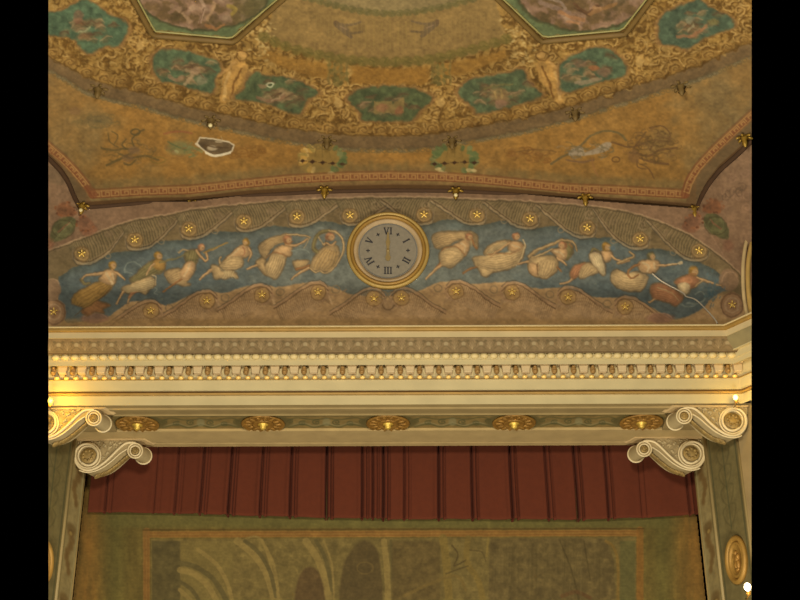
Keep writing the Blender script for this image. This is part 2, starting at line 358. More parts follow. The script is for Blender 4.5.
# octagon pictures
OCT={30:[(112,-22),(131,-14),(155,30.5),(231,37.5),(292,-14)],31:[(490,-14),(544,36.5),(622,29.5),(656,-14)]}
for k,P in OCT.items():
    cv.cur=k; cv.poly([(P[0][0]-4,-16)]+P+[(P[-1][0]+4,-16)],(88,94,58),1,1.2,smooth=False,tex=.1)
    cx,cy,rx,ry=((203,-8,66,37.5) if k==30 else (583,-10,66,40.5))
    cv.ell(cx,cy,rx+2,ry+1.5,(66,60,34),.8,soft=.03); sl=cv.box(cx-rx,cy-ry,cx+rx,cy+ry)
    XX,YY=cv.X[sl],cv.Y[sl]; r=np.sqrt(((XX-cx)/rx)**2+((YY-cy)/ry)**2)
    w1=fbm(XX,YY,16,70+k); w2=fbm(XX+14*w1,YY,9,80+k)
    pc=mixc((96,74,44),(128,98,72),sst(.35,.65,w2)); pc=mixc(pc,(150,122,90),sst(.62,.8,w2)*.7); pc=mixc(pc,(78,64,36),sst(.42,.25,w1)*.7); pc=mixc(pc,(84,78,44),sst(.2,.9,(XX-cx)/rx)*(.7 if k==30 else -.0))
    cv.blend(sl,(1-sst(.97,1.0,r)),pc)
    if k==30:
        for p,w,c in (([(172,6),(182,13),(190,22)],4,(142,112,80)),([(201,0),(204,10),(200,22)],3.4,(160,130,100)),([(214,2),(212,12),(208,20)],3,(150,118,80)),([(205,25),(216,28),(224,26)],3,(142,96,54)),([(228,6),(236,10),(232,14)],4,(140,116,52)),([(160,-2),(176,4),(170,12)],3,(124,94,70)),([(204,9),(199,25)],1.2,(84,56,34)),([(187,8),(176,16)],1.4,(80,58,36))): cv.stroke(p,w,c,.7)
    else:
        for p,w,c in (([(540,2),(556,8),(570,12)],4,(130,104,84)),([(560,12),(572,18),(584,20)],4,(150,104,62)),([(575,4),(586,12),(598,6)],3,(84,56,32)),([(590,14),(604,8),(616,4)],4,(132,94,52)),([(568,22),(580,24)],2.6,(160,112,70)),([(548,-2),(560,2),(566,8)],3,(142,118,96)),([(594,8),(600,9)],3,(158,120,78)),([(574,8),(590,16)],1.2,(72,48,30))): cv.stroke(p,w,c,.7)
cv.cur=0
# shadowy brown surround of the octagons
painterly(cv,1.9,6,.10,900)
# leaf garlands
def garland(f,x0,x1,step,h,c1,c2):
    x=x0;i=0
    while x<x1:
        y=f(x); cv.ell(x,y,step*.55,h,c1,.75,rot=RNG.uniform(-.5,.5)); cv.ell(x-step*.2,y-h*.3,step*.22,h*.4,c2,.6)
        for t in range(4):
            a=RNG.uniform(0,6.28); cv.stroke([(x,y),(x+step*.5*math.cos(a),y+h*.9*math.sin(a))],1.6,[c1,c2,(86,76,34)][t%3],.6,w2=.7)
        x+=step; i+=1
garland(scurve([(262,36),(285,46),(310,53),(350,60),(390,62),(430,59),(470,50),(510,38)]),264,508,11,5.2,(98,84,38),(120,100,50))
garland(scurve([(300,-4),(330,4),(360,11),(390,13.5),(420,11),(450,5),(480,-3)]),304,480,8,3.6,(94,84,46),(114,98,58))
for i in range(7):
    xx=366+i*8; cv.stroke([(xx,22),(xx,46)],.9,(132,106,52),.5,smooth=False)
# cupids
for k,(cx,cy,s) in {20:(345,29,1),21:(428,28,-1)}.items():
    cv.cur=k
    cv.stroke([(cx-8*s,cy-4),(cx-2*s,cy+1),(cx+6*s,cy+8)],5.5,(100,80,52),.95,w2=3.5); cv.ell(cx-9*s,cy-6,2.6,2.6,(98,76,48),.9)
    cv.stroke([(cx-6*s,cy-5),(cx+4*s,cy-4),(cx+16*s,cy-7)],3.2,(104,84,54),.9,w2=2); cv.stroke([(cx,cy+4),(cx+9*s,cy+4),(cx+17*s,cy+3)],3.2,(98,78,48),.9,w2=2)
    cv.ring(cx-14*s,cy+4,4,3,1,(112,90,50),.8); cv.ell(cx-1*s,cy,6.5,4,(104,84,54),.8,rot=.5*s); cv.stroke([(cx-5*s,cy-3),(cx+1*s,cy)],1.4,(136,108,78),.7)
cv.cur=0
for cx in (338,441):
    for i in range(26):
        x=cx+RNG.uniform(-9,9); y=RNG.uniform(61,86); cv.ell(x,y,2.6,1.8,[(104,90,44),(122,100,50),(88,76,36)][i%3],.7,rot=RNG.uniform(-1,1))
for i in range(46): cv.stroke([(300+i*4.1,24-abs(i-22)*.5),(300+i*4.1,50-abs(i-22)*.5)],.9,(140,112,62),.35,smooth=False)
# orange-field grotesques
def grot(k,fn): cv.cur=k; fn(); cv.cur=0
OL=(92,76,42); DB=(96,66,36)
def g1():
    for p,w in (([(101,148),(112,150),(124,149),(136,149)],2.2),([(107,165),(118,160),(128,155),(138,150)],2.6),([(120,154),(130,158),(146,156),(158,160)],2.2),([(136,150),(132,140),(139,132),(144,130)],1.8),([(126,139),(122,145),(127,149)],1.6),([(108,133),(110,142),(118,147)],1.2),([(112,131),(118,136),(114,144)],1.2),([(124,163),(130,165),(136,160)],2)): cv.stroke(p,w,OL,.8)
    cv.ring(135.5,132,4.5,2.8,1.8,OL,.85); cv.ell(134,150,6,4,(122,92,60),.7); cv.ell(128,158,6,4,(112,84,58),.5)
    cv.ring(158,160,7,3,1.2,(118,96,44),.7)
def g2():
    for i in range(24):
        a=i*.26; cv.stroke([(99,121),(99+15*math.cos(a),121+6*math.sin(a))],1,(100,86,54),.5)
    cv.ell(75,111,6,4,(122,92,60),.5); cv.ring(100,122,12,6,1.2,(98,84,52),.5)
def g3():
    cv.stroke([(164,134),(176,131.5),(192,133)],2,(138,84,50),.7); cv.ell(180,148,13,7,(112,112,68),.65,soft=.4); cv.ell(176,152,3,2,(160,150,96),.7); cv.stroke([(168,142),(176,146),(186,150)],1.6,(88,92,54),.7); cv.stroke([(184,146),(194,148),(202,152)],2.5,(118,120,76),.6)
def g4():
    for cx,cy,r in ((243,152,9),(253,154,7),(262,151,5),(233,155,6)): cv.spiral(cx,cy,r,1.6,1,.5,1.5,(128,86,36),.7,.6)
def g5():
    for cx,cy,r in ((511,153,5),(528,150,7),(538,155,6),(547,160,5)): cv.spiral(cx,cy,r,1.5,-1,2.5,1.5,(126,84,38),.75,.6)
    cv.stroke([(516,152),(530,150),(545,150),(556,152)],1.3,(110,80,42),.7)
def g6():
    cv.stroke([(551,164),(560,158),(570,153),(580,146),(590,136)],2.4,(100,86,54),.8); cv.stroke([(590,136),(604,131),(618,133),(626,140)],2,(96,86,54),.7)
    cv.poly([(569,152),(577,146),(583,148),(586,152),(596,148),(606,142),(612,144),(606,151),(592,155),(580,156),(570,156)],(156,138,110),.85,1.6); cv.stroke([(566,160),(582,162),(594,160)],1.8,(112,84,58),.7)
    cv.stroke([(592,158),(594,168),(598,176)],1.4,(150,102,60),.6)
def g7():
    for p,w in (([(612,142),(628,147),(640,145),(652,140),(668,142)],1.8),([(634,152),(648,156),(660,150),(677,148)],2.2),([(640,158),(652,162),(668,164)],2.2),([(640,164),(648,168),(654,178)],1.2),([(637,160),(638,167),(646,169)],1.4),([(650,128),(662,126),(670,134),(668,144)],1.5),([(646,132),(640,140),(634,148)],1.6),([(655,140),(650,150)],2)): cv.stroke(p,w,(100,72,42),.75)
    cv.ring(616,159.5,3.8,2.6,1.6,(104,74,38),.85); cv.ell(634,156,6,7,(116,84,50),.6); cv.ell(655,138,11,8,(124,94,50),.45)
grot(10,g1); grot(11,g2); grot(12,g3); grot(13,g4); grot(14,g5); grot(15,g6); grot(16,g7)
for k,l in ((10,'brown scrollwork figure at the left corner'),(11,'faint sunburst ornament at the far left'),(12,'green leaf spray left of the bare patch'),(13,'brown scrolls right of the bare patch'),(14,'brown scrolls right of the right wreath'),(15,'pale winged figure'),(16,'brown scrollwork creature at the right corner'),(20,'flying cupid, the left one'),(21,'flying cupid, the right one'),(22,'yellow standing figure, left'),(23,'yellow winged figure, right')): parts[k]=('painted_cupid' if k in(20,21) else 'painted_figure' if k in (22,23,15) else 'painted_ornament',l)
def scrib(k,cx,cy,rx,ry,n,cols,seed):
    cv.cur=k; r=np.random.default_rng(seed)
    for i in range(n):
        a=r.uniform(0,6.28); q=math.sqrt(r.random()); x=cx+rx*q*math.cos(a); y=cy+ry*q*math.sin(a); L=r.uniform(2,5.5); b=r.uniform(0,6.28); t=np.linspace(0,r.uniform(1.2,3.2),6)*r.choice([-1,1])
        cv.stroke(np.c_[x+L*np.cos(b+t),y+.6*L*np.sin(b+t)],r.uniform(1.0,2.2),cols[i%len(cols)],.55,smooth=False,w2=.6)
    cv.cur=0
scrib(10,130,152,26,12,46,[(98,80,42),(112,86,46),(128,98,58)],1); scrib(11,95,121,22,8,34,[(106,90,52),(120,98,56)],2); scrib(12,186,149,20,7,26,[(104,106,62),(120,112,66),(132,96,54)],3)
scrib(13,248,152,18,6,30,[(122,84,38),(136,96,46)],4); scrib(14,530,154,26,6,34,[(118,82,40),(134,94,48)],5); scrib(15,585,151,26,9,40,[(108,94,64),(140,118,84),(96,82,50)],6); scrib(16,652,147,26,17,80,[(102,76,42),(118,86,50),(92,70,38)],7); scrib(16,655,138,17,11,30,[(108,82,46),(98,74,40)],8)
# bare patch
cv.cur=17; parts[17]=('bare_patch','hole in the paint with a ragged white edge')
PT=[(197,143),(200,137.5),(214,139),(229,142),(234,145.5),(232,151),(226,154),(214,156),(206,152),(200,147)]
cv.poly(PT,(100,80,52),1,1,smooth=False,tex=.3); cv.stroke(PT+[PT[0]],1.5,(206,186,146),.9,smooth=False); cv.stroke([(206,152.6),(213,155.6),(221,155),(230,152.5)],2.4,(216,198,158),.95); cv.ell(212,148,5,2.6,(178,156,118),.9); cv.ell(219,141.5,4,1.4,(170,148,110),.8); cv.stroke([(204,145),(214,147),(228,148)],1.2,(80,60,36),.8); cv.stroke([(196,144),(199,146)],2.2,(212,190,150),.9)
cv.cur=0; cv.stroke([(223,141),(221,137)],.8,(190,170,130),.5)
# wreaths
for k,cx in ((18,322.5),(19,454.5)):
    cv.cur=k; parts[k]=('painted_wreath',('left' if k==18 else 'right')+' leaf wreath crossed by a row of dark stars')
    cv.ell(cx,159.5,25,16,(134,106,52),.9,soft=.06)
    for side,ks in ((-1,18),(1,18)):
        for i in range(26):
            a=math.radians(RNG.uniform(115,245) if side<0 else RNG.uniform(-65,65)); r=RNG.uniform(.78,1.0)
            x=cx+23*r*math.cos(a); y=159+15*r*math.sin(a); lit=(side<0 and k==18); c=[(96,104,58),(84,94,52),(118,116,68)][i%3]
            if lit: c=[(196,158,88),(176,134,62),(140,116,56)][i%3]  # gold-coloured leaves on the left half of the left wreath
            cv.ell(x,y,3.2,2.0,c,.85,rot=a)
    if k==19:
        for x,y in ((438,169),(445,173),(449,175),(441,172),(469,170),(474,170.5)): cv.ell(x,y,3,1.6,(200,174,112),.85)
    else: cv.ell(331,173,3.4,1.6,(196,180,116),.9); cv.ell(328,174.5,2,1.2,(196,180,116),.8)
    for i in range(5):
        x=cx-20+i*10; y=(161+i*.8) if k==18 else (164-i*.6+(1.0 if i==4 else 0)); cv.ell(x,y,2.2,1.5,(62,40,22),.95); cv.stroke([(x-4,y),(x+4,y)],.8,(62,40,22),.7,smooth=False); cv.stroke([(x,y-2.0),(x,y+2.0)],.8,(62,40,22),.6,smooth=False)
    for dx in (-6,0,6): cv.stroke([(cx+dx,146),(cx+dx*1.3,157)],1.2,(112,88,42),.6)
cv.cur=0
# greek key border, walked along the line
def walk(pts,step):
    p=np.array(pts,float); d=np.r_[0,np.cumsum(np.hypot(*np.diff(p,axis=0).T))]; q=np.arange(0,d[-1],step)
    return np.c_[np.interp(q,d,p[:,0]),np.interp(q,d,p[:,1])]
def keyrun(pts,depth,step,c,al):
    w=walk(pts,step)
    for i in range(len(w)-1):
        a=w[i]; b=w[i+1]; t=(b-a); nrm=np.array([-t[1],t[0]])/np.hypot(*t)*depth; f=lambda u,v: tuple(a+t*u+nrm*v)
        cv.stroke([f(0,0),f(0,1),f(.78,1),f(.78,.3),f(.4,.3),f(.4,.66)],1.3,c,al,smooth=False); cv.stroke([f(0,0),f(1,0)],1.2,c,al,smooth=False)
def keyband(seg):
    cv.stroke(seg,8.5,(132,88,48),.75,smooth=False)
L=[p for p in KEY if p[0]<=92]; M_=[p for p in KEY if 92<=p[0]<=686]; R=[p for p in KEY if p[0]>=686]
off=lambda s,dx,dy:[(x+dx,y+dy) for x,y in s]
cv.cur=8; parts[8]=('painted_border','red greek key border')
for s in (L,M_,R): keyband(s)
cv.cur=0

# brown band between key and moulding
dk=sst(6,10,Y-kk)*(X>86)*(X<696); cv.img[:]=mixc(cv.img,mixc((118,88,54),(98,72,42),n2),dk*.8)
dl=sst(3,8,Y-kk)*((X<=86)|(X>=696)); cv.img[:]=mixc(cv.img,(100,78,50),dl*.7)
painterly(cv,.6,4,.06,930)
for seg,dx in ((M_,0),(L,2),(R,-2)):
    cv.stroke(off(seg,dx*.9,.6),7.5,(126,76,44),.7,smooth=False); keyrun(off(seg,dx,-2.4),5.4,9.6,(166,124,70),.9)
    cv.stroke(off(seg,dx,4.2),1.0,(112,64,36),.6,smooth=False); cv.stroke(off(seg,dx*1.5,-4.6),1.0,(112,70,38),.5,smooth=False)
w_=walk(off(M_,0,-8),7)
for x,y in w_:
    if RNG.random()<.75: cv.ell(x,y-RNG.uniform(0,3),RNG.uniform(2,4),RNG.uniform(2,5),(112,96,56),.35,soft=.8)
for x,y in walk([(x,MB(x)+8.5) for x in range(50,752,6)],5.5): cv.ring(x,y,2.2,1.8,.9,(92,80,48),.5,n=9)
edge_shade=sst(-6.5,-5,Y-E(X)); cv.img[:]=mixc(cv.img,(84,58,30),edge_shade*.8)   # moulding's shade line put into the paint as a brown stripe
PC=on_ceil(X,Y)
keep=Y<=E(X)+.5
for k in (30,31): parts.pop(k,None)
m_oct={30:('picture','x'),31:('picture','x')}
allp=dict(parts); allp.update(m_oct)
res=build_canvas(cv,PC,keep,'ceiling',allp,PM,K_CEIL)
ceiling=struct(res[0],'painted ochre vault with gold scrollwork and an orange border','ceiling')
# framed octagon pictures
FRM=mat('gilt_brown_frame',(104,78,32),.7,.05); FIN=mat('frame_green_fillet',(140,128,72),.6)
for k,lab in ((30,'left eight-sided ceiling picture with brown figures in a gilt frame'),(31,'right eight-sided ceiling picture with purple-brown figures in a gilt frame')):
    P=OCT[k]; c=on_ceil(np.mean([p[0] for p in P]),10.0); e=empty('ceiling_painting',c); tag(e,lab,'painting','octagonal ceiling pictures')
    ch=res[k]; ch.name='canvas'; ch.parent=e; ch.matrix_parent_inverse=Matrix.Translation(-e.location); 
    if 'label' in ch: del ch['label']
    def rail(nm,off_,r,m):
        cx=sum(p[0] for p in P)/len(P); pts=[]
        for p in P:
            d=np.array([p[0]-cx,p[1]+14]); L_=np.hypot(*d)+1e-6; q=np.array(p)+d/L_*off_; pts.append(q)
        w=walk(pts,6); bm=bmesh.new(); add_tube(bm,[on_ceil(a,b,r*.6) for a,b in w],r,8); o=obj(nm,bm,m,e,True); trim_sides(o); return o
    rail('frame',4.5,.036,FRM); rail('inner_fillet',.3,.012,FIN)
# moulding along the ceiling's edge, its dark colour standing for the shade there
EM=mat('edge_moulding_shade',(70,47,24),.85); bm=bmesh.new()
EW=[p for p in walk([p for p in EDGE],5)]
add_tube(bm,[on_ceil(a,b-1.0,.01) for a,b in EW],.036,8); mo=obj('trim_1',bm,EM,None,True); trim_sides(mo); struct(mo,'brown moulding around the ceiling edge, darkened for its shade line','moulding')
# ================================================================== WALL AND MURAL
cv=Canvas(48.4,135,751.6,332,1.6); X,Y=cv.X,cv.Y
n1=fbm(X,Y,34,103); n2=fbm(X,Y,6,105); n3=fbm(X,Y*1.5,14,108)
U=scurve([(40,254),(48,250),(90,234),(130,220),(170,213),(190,208.5),(240,203),(300,198.5),(390,196),(470,197.5),(540,201),(600,206),(640,214),(680,229),(710,247),(735,268),(752,285)])
cv.img[:]=mixc((134,104,74),(118,90,62),n1)*(.94+.12*n2)[...,None]
TB=[(82,254),(135,240),(189,229),(244,221.5),(297,217),(350,215.5),(424,215),(477,215),(530,219),(587,228),(640,239),(699,251)]
LBS=[(54,312),(151,311),(207,301),(262,295),(318,292.5),(374,298.5),(401.5,298),(456,291.5),(512,292.5),(568,297.5),(625,307),(732,305)]
# blue sky zone
up=scurve([(47,275),(60,276),(72,268),(86,263),(100,259),(112,253),(135,250),(150,244),(170,240),(189,239),(212,232),(244,231.5),(270,226),(297,227),(322,221),(350,225),(388,220),(424,224),(450,219),(477,225),(505,221),(530,229),(556,226),(587,237),(612,238),(640,248),(665,250),(699,262),(722,275),(752,300)],10)
lo=scurve([(47,303),(60,304),(66,322),(85,321),(105,318),(128,303),(140,301),(151,301),(168,305),(188,296),(207,291),(224,293),(244,287),(262,284.5),(280,287),(300,283.5),(318,282.5),(340,290),(360,296),(388,296),(415,292),(438,283),(456,281.5),(474,284),(494,282.5),(512,282.5),(535,288),(556,288),(568,288),(590,296),(612,298),(625,297),(640,302),(660,312),(676,320),(700,310),(712,298),(722,292),(735,290),(752,290)],10)
mur=Y>U(X)
scroll=mixc((122,100,66),(100,83,52),n2); low=mixc((178,142,94),(152,118,74),n2*.6+n3*.4)
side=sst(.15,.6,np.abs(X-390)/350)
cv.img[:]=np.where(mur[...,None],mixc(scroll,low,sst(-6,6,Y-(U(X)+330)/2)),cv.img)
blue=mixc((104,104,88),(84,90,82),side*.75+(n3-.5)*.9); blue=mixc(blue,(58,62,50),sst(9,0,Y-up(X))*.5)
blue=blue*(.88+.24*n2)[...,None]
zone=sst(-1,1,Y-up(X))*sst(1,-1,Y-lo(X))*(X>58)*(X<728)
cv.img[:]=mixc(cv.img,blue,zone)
DKL=(80,60,38); LTL=(152,124,88)
cid=zone>.5
# rear teal cloudlets
for x,y in ((88,268),(66,290),(172,246),(612,244),(672,270),(706,290),(716,280),(455,226)):
    cv.ell(x,y,8,3,(100,108,96),.4,soft=.7)
for i in range(60):
    x=RNG.uniform(70,712); y=RNG.uniform(up(x),lo(x)); cv.ell(x,y,1.6,1.0,(118,118,94),.35,soft=.7)
# upper scrolls with fan ribs
cv.cur=0
def fan(cx,cy,r0,r1,a0,a1,n,c,al,ky=.8):
    for a in np.radians(np.linspace(a0,a1,n)): cv.stroke([(cx+r0*math.cos(a),cy+ky*r0*math.sin(a)),(cx+r1*math.cos(a),cy+ky*r1*math.sin(a))],.9,c,al,smooth=False)
cols_u=(86,74,50); 
for i,(bx,by) in enumerate(TB):
    s=1 if bx<388 else -1
    nx=TB[i+1] if s==1 and i<5 else (TB[i-1] if s==-1 and i>6 else None)
    tx=(nx[0]-6*s if nx else bx+44*s); ty=U(tx)+3
    curve=[(bx-9*s,by-3),(bx-8*s,by+6),(bx,by+9.5),(bx+14*s,by+7+(0)),(bx+30*s,by-2-(by-ty)*.12),(tx,ty+1)]
    # ribs
    cc=cr(curve,6); 
    for q in cc[7::1]:
        yu=U(q[0]-4*s)+3
        if q[1]-yu>3:
            cv.stroke([(q[0],q[1]-1.5),(q[0]-2*s,(q[1]+yu)/2),(q[0]-7*s,yu)],1.0,(86,75,48),.6); cv.stroke([(q[0]+1.1,q[1]-1.5),(q[0]+1.1-2*s,(q[1]+yu)/2),(q[0]+1.1-7*s,yu)],1.0,(140,118,78),.55)
    cv.stroke(curve,2.0,(150,126,88),.75); cv.stroke([(x,y-2) for x,y in curve],1.0,DKL,.6); cv.stroke([(x,y-3.4) for x,y in curve],1.2,(134,112,76),.6); cv.stroke([(x,y+1.8) for x,y in curve],.9,(70,62,46),.6); cv.spiral(tx+4*s,ty+6,5.5,1.4,-s,.5,1.4,(140,116,80),.7); cv.ring(bx+26*s,by+2,3,2.6,1.2,(134,112,78),.6)
    cv.ell(bx,by,8.2,7.4,(136,108,62),.85,soft=.1); cv.ring(bx,by,8,7.2,1.1,(98,76,46),.6); cv.ring(bx,by,6.6,5.8,.9,(158,126,80),.7)
    cv.ell(bx-26*s,by-6+ (0),5,3.5,(128,104,72),.5); cv.ring(tx-1*s,ty+5,5,4,1,(84,66,42),.5)
for d,c,w in ((.5,(160,128,92),1.4),(2.6,(86,70,46),1.0)):
    xs=np.arange(47,754,6.0); cv.stroke(np.c_[xs,U(xs)+d],w,c,.85,smooth=False)
# lower scrolls
for i,(bx,by) in enumerate(LBS):
    if i in (0,11): continue
    s=1 if bx<388 else -1
    curve=[(bx-44*s,by+14),(bx-32*s,by+7),(bx-20*s,by-2),(bx-8*s,by-9),(bx+3*s,by-10),(bx+10*s,by-4),(bx+9*s,by+5),(bx+1*s,by+9)]
    for q in cr(curve,7)[2:32]:
        yb=min(q[1]+20,321); cv.stroke([(q[0],q[1]+2),(q[0]+2*s,(q[1]+yb)/2),(q[0]+5*s,yb)],1.0,(118,90,56),.55); cv.stroke([(q[0]+1.3,q[1]+2),(q[0]+1.3+3*s,(q[1]+yb)/2),(q[0]+1.3+6*s,yb)],1.0,(188,152,106),.6)
    cv.stroke(curve,2.4,(160,124,84),.85,w2=1.6); cv.stroke([(x,y+2.2) for x,y in curve[:6]],1.0,(88,64,40),.7); cv.stroke([(x,y-1.8) for x,y in curve[:6]],.9,(78,66,46),.6)
    cv.ell(bx,by,8,7.6,(168,130,74),.9,soft=.1); cv.ring(bx,by,8,7.6,1.0,(108,80,48),.6); cv.ring(bx,by,6.4,6,.9,(166,132,84),.6)
    cv.ring(bx+18*s,by-3,4,3.6,1.3,(128,106,72),.8); cv.stroke([(bx+12*s,by+2),(bx+20*s,by+3),(bx+28*s,by-3)],1.6,(150,118,80),.6)
    for r_ in (11,15,19):
        cv.ring(bx-12*s,by+16,r_*1.25,r_*.8,.9,(116,88,56),.28,200,340,n=14)
    for a in range(195,350,11):
        ar_=math.radians(a); cx_=bx-12*s; cy_=by+20; cv.stroke([(cx_+6*math.cos(ar_),cy_+4*math.sin(ar_)),(cx_+(22 if s*math.cos(ar_)<0 else 17)*math.cos(ar_),cy_+14*math.sin(ar_))],1.1,(186,150,104),.42)
cv.img[:]=mixc(cv.img,(142,110,64),sst(316,322,Y)*(mur)*.7)
# centre palmette under the clock
for a in range(-80,81,20): cv.stroke([(388,312),(388+9*math.sin(math.radians(a)),312-12*math.cos(math.radians(a)))],2,(150,118,78),.6)
cv.ring(388,303,6,7,1.2,(92,68,42),.6,20,160)
# lobed end medallions
for cx,cy in ((54,312),(732,305)):
    cv.ell(cx,cy,12,13,(150,114,76),.95,soft=.1); cv.ring(cx,cy,11,12,1.4,(104,76,50),.7); cv.ring(cx,cy,7,7.5,1.6,(170,136,96),.8)
    cv.ell(cx+(-2 if cx<388 else -3),cy-(22 if cx<388 else 25),(9 if cx<388 else 10),11,(136,106,74),.95,soft=.12); cv.ring(cx-2,cy-23,8,10,1.2,(168,134,96),.6,180,330)
for cx in (95,660): cv.ell(cx,318,14,5,(138,100,72),.8); cv.ring(cx,319,12,6,1.2,(164,126,92),.6,180,350)
# dancers ---------------------------------------------------------------
PAL={'F':(176,138,90),'S':(138,96,56),'D':(170,140,92),'G':(150,114,58),'R':(154,106,68),'H':(146,108,46),'K':(88,64,36),'W':(188,160,112),'O':(116,102,62),'B':(120,124,106),'C':(160,130,84)}
def dancer(k,ox,oy,s,ops):
    cv.cur=k; T=lambda P:[(ox+a/s,oy+b/s) for a,b in P]
    for op in ops:      # brown underpainting binds the figure together
        if op[0]=='p': Q=cr(T(op[2]),4,True); cv.stroke(np.r_[Q,Q[:1]],2.6,(104,78,44),.55,smooth=False)
        elif op[0]=='s' and op[1]!='K': cv.stroke(T(op[3]),op[2]/s+1.6,(104,78,46),.5,w2=(op[4]/s+1.2 if len(op)>4 else None))
    for op in ops:
        c=np.array(PAL[op[1]],float)
        if op[0]=='p':      # cloth or body with a soft light on its upper side
            Q=np.array(T(op[2])); cv.poly(Q,c*.86,.95,1.8,tex=.12,seed=k+len(op[2])); m0=Q.mean(0); D_=Q-m0; h=np.abs(D_[:,1]).max()
            cv.poly(m0+D_*.78+np.array([-.04,-.10])*h,c*1.02,.8,3.0,own=False); cv.poly(m0+D_*.5+np.array([-.06,-.2])*h,np.minimum(c*1.14,212),.7,3.4,own=False)
        elif op[0]=='s':    # limb or ribbon
            P=T(op[3]); w2=(op[4]/s if len(op)>4 else None); cv.stroke(P,op[2]/s,c*.86,.95,w2=w2); cv.stroke([(x-.2,y-.35) for x,y in P],op[2]/s*.5,np.minimum(c*1.12,212),.7,w2=(w2*.5 if w2 else None))
        elif op[0]=='f':    # folds running between two edges
            A=cr(T(op[2][0]),6); B=cr(T(op[2][1]),6); n=min(len(A),len(B)); A=A[np.linspace(0,len(A)-1,n).astype(int)]; B=B[np.linspace(0,len(B)-1,n).astype(int)]
            for i in range(op[3]):
                t=(i+.5)/op[3]; L_=A*(1-t)+B*t; cv.stroke(L_,1.0,c*.66,.36,smooth=False,w2=.6); cv.stroke(L_+np.array([.8,.7]),.9,np.minimum(c*1.25,218),.34,smooth=False,w2=.5)
        elif op[0]=='l': cv.stroke(T(op[3]),op[2]/s,c,.8,w2=(op[4]/s if len(op)>4 else None))
        elif op[0]=='h':    # head: hair mass, face turned to one side
            x,y=T([op[2][:2]])[0]; r=op[2][2]/s; sd=op[2][3]; cv.ell(x,y,r*1.02,r*1.02,c*.85,.95,soft=.3); cv.ell(x+sd*r*.3,y+r*.15,r*.62,r*.72,np.array(PAL['F'])*.98,.9,soft=.35); cv.ell(x-r*.25,y-r*.5,r*.5,r*.3,np.minimum(c*1.25,210),.6,soft=.6)
            cv.ell(x+sd*r*.5,y+r*.15,r*.12,r*.1,PAL['K'],.6)
    cv.cur=0
D={}
D[1]=('pale woman in a gold skirt, first dancer from the left end',50,240,7.5,[
 ('p','S',[(330,455),(400,470),(450,492),(400,515),(400,545),(330,540),(280,565),(235,540),(270,500)]),('f','S',[[(340,460),(430,500)],[(250,510),(290,560)]],5),
 ('s','O',20,[(235,300),(262,330),(300,318)],8),('s','F',22,[(425,245),(350,255),(275,262),(240,292)],10),
 ('p','G',[(395,312),(440,318),(465,350),(430,390),(370,440),(300,495),(250,500),(180,485),(165,450),(190,405),(250,370),(310,335)]),('f','G',[[(400,318),(300,360),(190,430),(175,480)],[(455,350),(380,430),(300,480),(240,505)]],4),
 ('l','K',7,[(455,355),(400,415),(320,475),(240,520),(190,570)],4),
 ('p','F',[(415,232),(455,222),(498,238),(492,290),(478,340),(440,335),(385,315),(372,290),(395,260)]),('l','W',22,[(425,250),(445,290),(470,330)],14),('l','W',14,[(470,250),(475,300)],8),
 ('s','F',24,[(492,245),(525,262),(562,298)],12),('s','F',16,[(470,225),(468,205)]),('h','H',(470,188,29,1))])
D[2]=('stooping woman with white drapery over gold, second dancer from the left end',110,235,7.5,[
 ('l','B',12,[(112,268),(125,222),(165,203),(205,215),(235,242)],6),('l','B',10,[(115,280),(160,285)],6),
 ('p','O',[(335,190),(300,210),(250,240),(200,290),(150,330),(170,355),(240,335),(300,300),(380,280),(405,240)]),('f','O',[[(330,200),(240,260),(160,330)],[(390,260),(290,310),(200,350)]],4),
 ('s','F',18,[(180,425),(150,465),(132,508)],8),('s','F',18,[(105,420),(75,465),(50,515)],8),('s','R',20,[(200,420),(160,440),(140,470)],12),
 ('p','D',[(95,390),(150,375),(200,352),(250,335),(300,312),(332,330),(335,372),(300,405),(265,442),(225,425),(180,425),(130,435),(100,420)]),('f','W',[[(325,320),(240,350),(100,395)],[(310,400),(230,420),(120,430)]],5),
 ('l','W',10,[(320,300),(345,310),(340,370)],6),
 ('p','G',[(335,188),(380,185),(410,205),(405,250),(370,265),(335,255),(320,220)]),('s','F',16,[(335,215),(300,250),(270,300)],10),('h','H',(360,155,30,1)),('l','B',10,[(335,390),(352,408),(330,435),(362,448)],6)])
D[3]=('red-haired woman with raised arm and trailing scarf, third dancer from the left end',160,225,7.5,[
 ('l','O',20,[(0,280),(60,262),(120,250),(190,222)],10),('l','C',16,[(140,205),(165,185),(200,190),(240,205)],10),('l','O',18,[(360,195),(430,160),(510,130)],8),
 ('p','C',[(40,350),(90,335),(150,332),(200,360),(215,400),(190,430),(225,445),(170,455),(110,440),(70,430),(45,395)]),('f','C',[[(150,335),(80,370),(50,400)],[(210,400),(140,420),(80,435)]],5),
 ('p','O',[(195,200),(240,185),(288,200),(285,250),(265,290),(200,275),(185,235)]),('f','O',[[(210,200),(195,265)],[(270,200),(262,280)]],3),
 ('s','S',22,[(210,370),(165,400),(95,450),(25,502)],9),
 ('p','F',[(200,280),(235,268),(265,292),(258,340),(232,385),(195,415),(160,400),(150,365),(175,320)]),('l','W',16,[(225,290),(205,340),(180,385)],8),
 ('s','F',20,[(275,192),(305,235),(338,270)],14),('s','F',15,[(338,270),(358,255),(345,205)],12),('h','R',(310,170,27,1))])
